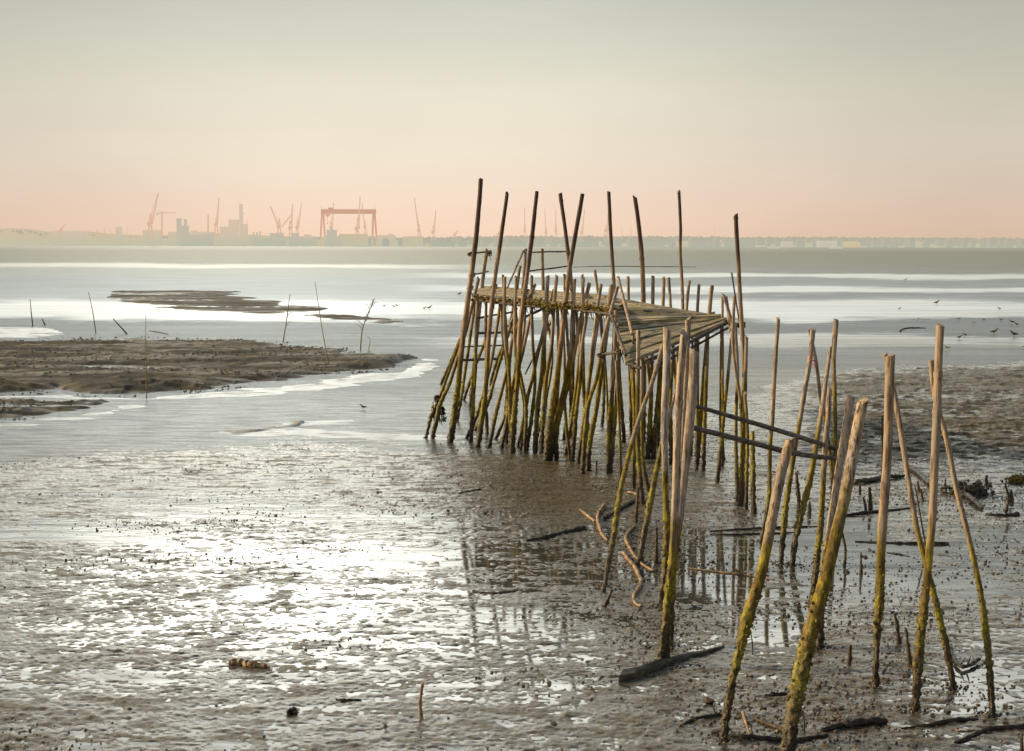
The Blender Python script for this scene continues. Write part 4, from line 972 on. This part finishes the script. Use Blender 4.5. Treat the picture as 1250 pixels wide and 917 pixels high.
# ships
def ship(x0, x1, ydeck, label, towers, D=DS-90, m=hz_ship):
    a, b = P(x0, ydeck, D), P(x1, ydeck, D); w = b.x-a.x; h = a.z; root = empty('ship', Vector(((a.x+b.x)/2, D, 0)))
    mb = MB(); K = 12; vs = []
    for i in range(K+1):
        t = i/K; hw = 11*min(1, (1-abs(2*t-1))*3+.12); x = a.x+w*t; sh = h*(1+.18*(2*t-1)**2)
        off = (t-.5)*-.06*w
        vs += [Vector((x+off, D-hw*.7, -1)), Vector((x, D-hw, sh)), Vector((x, D+hw, sh)), Vector((x+off, D+hw*.7, -1))]
    mb.add(vs, [(i*4+k, (i+1)*4+k, (i+1)*4+k+1, i*4+k+1) for i in range(K) for k in range(3)]+[(0, 1, 2, 3), (K*4+3, K*4+2, K*4+1, K*4)])
    mb.build('hull', m, root, False)
    for (t0, t1, yt) in towers:
        c0, c1 = P(t0, yt, D), P(t1, yt, D); mb = MB()
        mb.box(Vector(((c0.x+c1.x)/2, D, (h+c0.z)/2)), c1.x-c0.x, 12, c0.z-h)
        mb.box(Vector(((c0.x+c1.x)/2, D, c0.z)), (c1.x-c0.x)*1.3, 14, 1.2)
        mb.build('superstructure' if c1.x-c0.x > 5 else 'mast', m, root, False)
    return tag(root, label, 'ship', 'ships moored at the far shipyard')
ship(214, 262, 287, 'grey ship with two block towers moored near the square building', [(216, 221, 267), (225, 227.5, 268), (219, 230, 276)])
ship(303, 350, 291, 'ship with pale bow moored right of the tall stack', [(309, 310, 284), (313, 314.2, 284), (317, 318, 283), (330, 346, 285)])
ship(352, 388, 291, 'low ship moored under the three crowded cranes', [(356, 364, 285)])
ship(396, 418, 289, 'stubby ship inside the left leg of the gantry crane', [(399, 411, 281), (403, 406, 278)])
# small boats
def boat(px, py, label):
    g = G(px, py) if py > 302.5 else P(px, 302, 2300); D = min(g.y, 2600); c = P(px, py, D); s = D/600; mb = MB(); root = empty('boat', Vector((c.x, D, 0)))
    mb.tube([Vector((c.x+k*s, D, .35*s)) for k in (-3, -2, 0, 2, 2.8)], [v*s for v in (.3, .5, .6, .5, .1)], 8); mb.build('hull', hz_pale, root)
    mb = MB(); mb.box(Vector((c.x-.6*s, D, 1.1*s)), 1.6*s, 1*s, .9*s); mb.build('cabin', hz_pale, root, False)
    tag(root, label, 'boat', 'small white boats on the far water')
boat(945, 303.4, 'small white boat far out right of the tallest platform post'); boat(1021, 303.6, 'tiny white boat near the pale shore building')
boat(39, 296.5, 'small pale boat below the long low shed on the far left')
# cranes
def truss(mb, a, b, wa, wb, r, n=6):
    d = (b-a); u = Vector((1, 0, 0)) if abs(d.normalized().x) < .9 else Vector((0, 0, 1)); v = d.normalized().cross(u).normalized(); u = d.normalized().cross(v).normalized()
    cs = [(1, 1), (-1, 1), (-1, -1), (1, -1)]
    def pt(t, k): w = wa+(wb-wa)*t; return a.lerp(b, t)+u*(cs[k][0]*w/2)+v*(cs[k][1]*w/2)
    for k in range(4):
        mb.tube([pt(0, k), pt(1, k)], [r, r], 4)
        for i in range(n):
            k2 = (k+1) % 4; s = (k, k2) if i % 2 else (k2, k); mb.tube([pt(i/n, s[0]), pt((i+1)/n, s[1])], [r*.7, r*.7], 4)
def crane(bx, by, tx, ty, jx, jy, label, D=DS-50, m=hz_crane, jib2=None, sc=1.0):
    b = P(bx, by, D); t = P(tx, ty, D); j = P(jx, jy, D); j.y -= 0; root = empty('dockside_crane', Vector((b.x, D, 0)))
    H = t.z-b.z; w = 8.5*sc
    mid = b.lerp(t, .38)
    mb = MB()
    for sx in (-1, 1):
        for sy in (-1, 1): mb.tube([Vector((b.x+sx*w*.62, D+sy*w*.6, max(0, b.z-12))), Vector((mid.x+sx*w*.32, D+sy*w*.3, mid.z))], [1.0*sc, .9*sc], 5)
    mb.box(mid, w*.9, w*.8, 2.5*sc); mb.box(b+Vector((0, 0, H*.12)), w*1.25, w*.5, 1.4*sc)
    mb.build('portal_leg', m, root, False)
    mb = MB(); mb.box(mid+Vector((-.5*w*.4, 0, H*.13)), w*1.0, w*.7, H*.18); mb.build('machine_house', m, root, False)
    mb = MB(); truss(mb, mid+Vector((0, 0, H*.1)), t, w*.6, w*.22, .8*sc, 4); mb.build('tower', m, root, False)
    piv = mid+Vector(((.35 if j.x > mid.x else -.2)*w, 0, H*.12))
    mb = MB(); truss(mb, piv, j, 3.2*sc, 1.2*sc, .62*sc, 9); mb.box(j, 2.4*sc, 2*sc, 2*sc); mb.build('jib', m, root, False)
    mb = MB(); mb.tube([t, j], [.3, .3], 4); mb.tube([t, piv.lerp(j, .5)], [.3, .3], 4); mb.build('stay_cable', m, root, False)
    if jib2:
        a2, b2 = P(*jib2[0], D), P(*jib2[1], D); mb = MB(); truss(mb, a2, b2, 3, 1.5, .6, 6); mb.build('jib', m, root, False)
    return tag(root, label, 'crane', 'dockside cranes of the far shipyard')
crane(183, 286, 184, 261, 193, 236, 'largest left-hand crane, tall jib leaning right over a platform block', sc=1.25)
crane(264, 283, 264, 266, 267, 242, 'slim crane just left of the square building', sc=.95)
crane(341, 286, 341, 267, 330, 252, 'crane with two spread jibs forming a V', jib2=((344, 277), (355, 263)), sc=1.15)
crane(355, 288, 354, 269, 357, 250, 'thick nearly upright crane right of the V-shaped one')
crane(363, 287, 363, 269, 368, 248.5, 'thin crane, rightmost of the three crowded before the gantry', sc=.85)
crane(405, 285, 404, 270, 407, 247.5, 'crane seen through the left half of the gantry', D=DS+80, sc=.85)
crane(436, 293, 437, 266, 439.5, 240.5, 'tallest crane, jib crossing the gantry beam right of its middle', D=DS-110, sc=1.1)
crane(446.5, 285, 445, 270, 442, 248, 'thin crane just right of the one crossing the gantry beam', D=DS+80, sc=.8)
crane(512, 289, 511.5, 274, 506, 242.5, 'left-leaning crane, first one right of the gantry')
crane(529, 291, 529, 276, 532, 257, 'shorter right-leaning crane left of the pier', sc=.85)
crane(641, 290, 641, 274, 640.5, 254, 'thin upright crane between the second and third tall pier posts', sc=.7)
crane(667, 291, 666.5, 277, 665, 255.5, 'thin crane right of the third tall pier post', sc=.75)
crane(679, 289, 678.7, 275, 678.5, 255.5, 'thin upright crane left of the crossing tall posts', sc=.75)
crane(710, 291, 710.5, 277, 713.5, 256, 'thin crane beside the right one of the crossing posts', sc=.75)
crane(740, 288, 740.5, 275, 742, 262, 'dim crane directly behind the sixth tall pier post', sc=1.1)
crane(73, 286, 74.5, 278, 79, 273.5, 'smallest crane alone over the shed at far left', sc=.75)
crane(555, 290, 555, 284, 559, 281, 'stubby low crane close to the first tall pier post', sc=.8)
crane(609, 290, 609, 282, 611, 274.5, 'stubby crane behind the second tall pier post', sc=.8)
# gantry
D = DS-40; root = empty('gantry_crane', Vector((P(426, 290, D).x, D, 0)))
za, zb = P(426, 256, D).z, P(426, 261.2, D).z; xa, xb = P(392, 258, D).x, P(459, 258, D).x
mb = MB(); mb.box(Vector(((xa+xb)/2, D, (za+zb)/2)), xb-xa, 9, za-zb); mb.box(Vector(((xa+xb)/2, D, za+.6)), (xb-xa)*.99, 11, .8); mb.build('girder', hz_gantry, root, False)
for bx, sl in ((393.5, 1), (457, -1)):
    mb = MB(); x = P(bx, 258, D).x
    for k in (-1, 1):
        mb.tube([Vector((x+k*6, D+k*7, 0)), Vector((x+k*1.5+sl*1, D+k*3, zb+3))], [2.3, 2.5], 4)
        mb.tube([Vector((x-6, D-7*k, 12)), Vector((x+6, D+7*k, 12))], [.9, .9], 4)
    mb.box(Vector((x, D, 2)), 16, 18, 3); mb.build('leg', hz_gantry, root, False)
mb = MB(); c = P(404, 254.5, D); mb.box(c, 13, 11, 4); mb.box(P(400, 262.5, D), 12, 7, 4); mb.box(P(400, 264.5, D), 4, 4, 4); tr = mb.build('trolley', hz_gantry, root, False)
mb = MB(); mb.tube([P(400, 264, D), P(400, 272, D)], [.4, .4], 4); mb.box(P(400, 273, D), 2.5, 2.5, 3); hk = mb.build('hook', hz_gantry, root, False); hk.parent = tr; hk.location = (0, 0, 0)
for px in (392.5, 457.5):
    mb = MB(); mb.tube([P(px, 256, D), P(px, 252, D)], [.6, .4], 4); mb.build('mast', hz_gantry, root, False)
tag(root, 'huge portal gantry crane with flat girder and red-brown legs', 'gantry crane')
# tower crane, stack, masts
D = DS-45; root = empty('tower_crane', Vector((P(197.5, 288, D).x, D, 0)))
mb = MB(); truss(mb, P(197.7, 288, D), P(197.7, 257.5, D), 3, 3, .6, 12); mb.build('mast', hz_crane, root, False)
mb = MB(); truss(mb, P(197, 260, D), P(215.5, 260, D), 2.4, 1.2, .45, 10); mb.build('jib', hz_crane, root, False)
mb = MB(); truss(mb, P(191.5, 261, D), P(198, 260, D), 2.4, 2.4, .5, 3); mb.box(P(192.2, 261.5, D), 4.5, 4, 4); mb.build('counterweight', hz_crane, root, False)
tag(root, 'T-shaped tower crane with level arm right of the largest left-hand crane', 'crane')
mb = MB(); mb.tube([P(294.3, 290, D), P(294.3, 270, D), P(294, 249, D)], [7, 5, 4.3], 10)
for y in (249.5, 254, 259, 264): mb.tube([P(294.1, y+.6, D), P(294.1, y-.4, D)], [6, 6], 10)
mb.box(P(297, 260.5, D), 9, 2, 1.2)
tag(recenter(mb.build('chimney_stack', hz_build, smooth=False)), 'tall banded stack with small side arm beside the square building', 'stack')
for px, t, r, lab in ((254, 262, 2.2, 'plain mast left of the slim crane beside the square building'), (301, 269, .9, 'thin mast right of the tall banded stack'), (128, 278, 1, 'short thin pole right of the long low shed'), (135, 279, .9, 'second short pole right of the long low shed'), (118.5, 281, 1.3, 'shortest pole just past the end of the long low shed'), (155, 277, .6, 'thin pole midway between the shed and largest left-hand crane'), (759, 279, .7, 'thin distant pole right of the sixth tall pier post'), (770, 276.5, .8, 'distant pole beside the seventh tall pier post'), (872, 279, .6, 'thin distant mast right of the eighth tall pier post')):
    mb = MB(); mb.tube([P(px, 292, D), P(px, t, D)], [r*1.1, r*.8], 6); tag(recenter(mb.build('mast', hz_crane)), lab, 'mast')
# yard clutter: gabled huts
for i, (x0, x1, y, lab) in enumerate([(141, 145.5, 277.5, 'narrow yard tower between the poles and largest left-hand crane'), (233, 238, 282, 'small hut behind the grey ship towers'), (371, 378, 287, 'small hut right of the crowded cranes'), (474, 479, 286, 'small hut at the end of the shed right of the gantry')]):
    fblock('yard_hut', x0, x1, y, hz_build, lab, 'hut', D=DS+10, roof=.8)

# ------------------------------------------------------------------ light
SUN_AZ, SUN_EL = math.radians(-82), math.radians(21)
w = bpy.data.worlds.new('World'); SC.world = w; w.use_nodes = True; nt = w.node_tree; nt.nodes.clear(); b = NB(nt)
sky = b.n('ShaderNodeTexSky', sky_type='NISHITA'); sky.sun_disc = False; sky.sun_elevation = SUN_EL; sky.sun_rotation = SUN_AZ; sky.air_density = 1.6; sky.dust_density = 4.0
vec = b.n('ShaderNodeTexCoord').outputs['Generated']
nv = b.n('ShaderNodeVectorMath', operation='NORMALIZE'); b.l(vec, nv.inputs[0])
x, y, z = b.sep(nv.outputs[0])
el = b.math('MULTIPLY', b.math('ARCSINE', z), 57.2958)
az = b.math('MULTIPLY', b.math('ARCTAN2', x, y), 57.2958)
grad = b.ramp(b.math('DIVIDE', el, 20.0, clamp=True), [(0.0, srgb(243, 211, 183)), (0.04, srgb(246, 216, 191)), (0.10, srgb(245, 221, 200)), (0.18, srgb(239, 227, 206)), (0.31, srgb(230, 225, 205)), (0.47, srgb(206, 207, 194)), (0.60, srgb(196, 202, 196)), (1.0, srgb(180, 190, 190))])
# warmer and brighter round the azimuth of the glare, greyer to the sides
side = b.mapr(b.math('ABSOLUTE', b.math('ADD', az, 4.0)), 2, 24, 1.03, 0.76)
grad = b.mix(1.0, grad, side, 'MULTIPLY')
nsk = b.n('ShaderNodeVectorMath', operation='SCALE'); b.l(sky.outputs[0], nsk.inputs[0]); nsk.inputs['Scale'].default_value = 0.095
vis = b.mapr(el, 11, 30)
col = b.mix(vis, grad, nsk.outputs[0])
cl = b.noise(b.vmul(nv.outputs[0], (1, 1, 3.5)), 4.0, 5, 0.6)
col = b.mix(1.0, col, b.mapr(cl, 0.3, 0.7, 0.975, 1.02), 'MULTIPLY')
# sky glow added above the frame so mud and water catch a glare
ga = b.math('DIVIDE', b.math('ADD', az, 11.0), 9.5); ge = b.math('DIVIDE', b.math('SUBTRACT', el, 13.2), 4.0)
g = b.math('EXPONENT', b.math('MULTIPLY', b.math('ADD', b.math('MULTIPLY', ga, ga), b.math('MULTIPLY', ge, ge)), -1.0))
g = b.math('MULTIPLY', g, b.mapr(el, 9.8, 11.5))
ga2 = b.math('DIVIDE', b.math('ADD', az, 0.0), 38.0); ge2 = b.math('DIVIDE', b.math('SUBTRACT', el, 19.0), 7.0)  # second, broader added glow to brighten puddles across the flat
g2 = b.math('EXPONENT', b.math('MULTIPLY', b.math('ADD', b.math('MULTIPLY', ga2, ga2), b.math('MULTIPLY', ge2, ge2)), -1.0))
g2 = b.math('MULTIPLY', g2, b.mapr(el, 10.2, 16))
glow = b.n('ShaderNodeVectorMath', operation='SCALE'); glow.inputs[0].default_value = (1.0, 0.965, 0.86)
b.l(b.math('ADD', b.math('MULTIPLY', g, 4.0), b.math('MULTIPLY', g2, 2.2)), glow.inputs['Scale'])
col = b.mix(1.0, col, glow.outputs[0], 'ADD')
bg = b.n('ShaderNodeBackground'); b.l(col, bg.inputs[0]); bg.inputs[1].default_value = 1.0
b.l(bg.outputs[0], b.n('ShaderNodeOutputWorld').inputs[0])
sl = bpy.data.lights.new('sun', 'SUN'); sl.energy = 5.0; sl.angle = math.radians(0.6); sl.color = (1.0, 0.78, 0.45)
so = bpy.data.objects.new('sun', sl); COL.objects.link(so)
sd = Vector((math.sin(SUN_AZ)*math.cos(SUN_EL), math.cos(SUN_AZ)*math.cos(SUN_EL), math.sin(SUN_EL)))
so.rotation_euler = sd.to_track_quat('Z', 'Y').to_euler()
SC.view_settings.view_transform = 'Standard'; SC.view_settings.look = 'None'; SC.view_settings.exposure = 0; SC.view_settings.gamma = 1
SC.render.engine = 'CYCLES'
SC.render.resolution_x = 1024; SC.render.resolution_y = 751
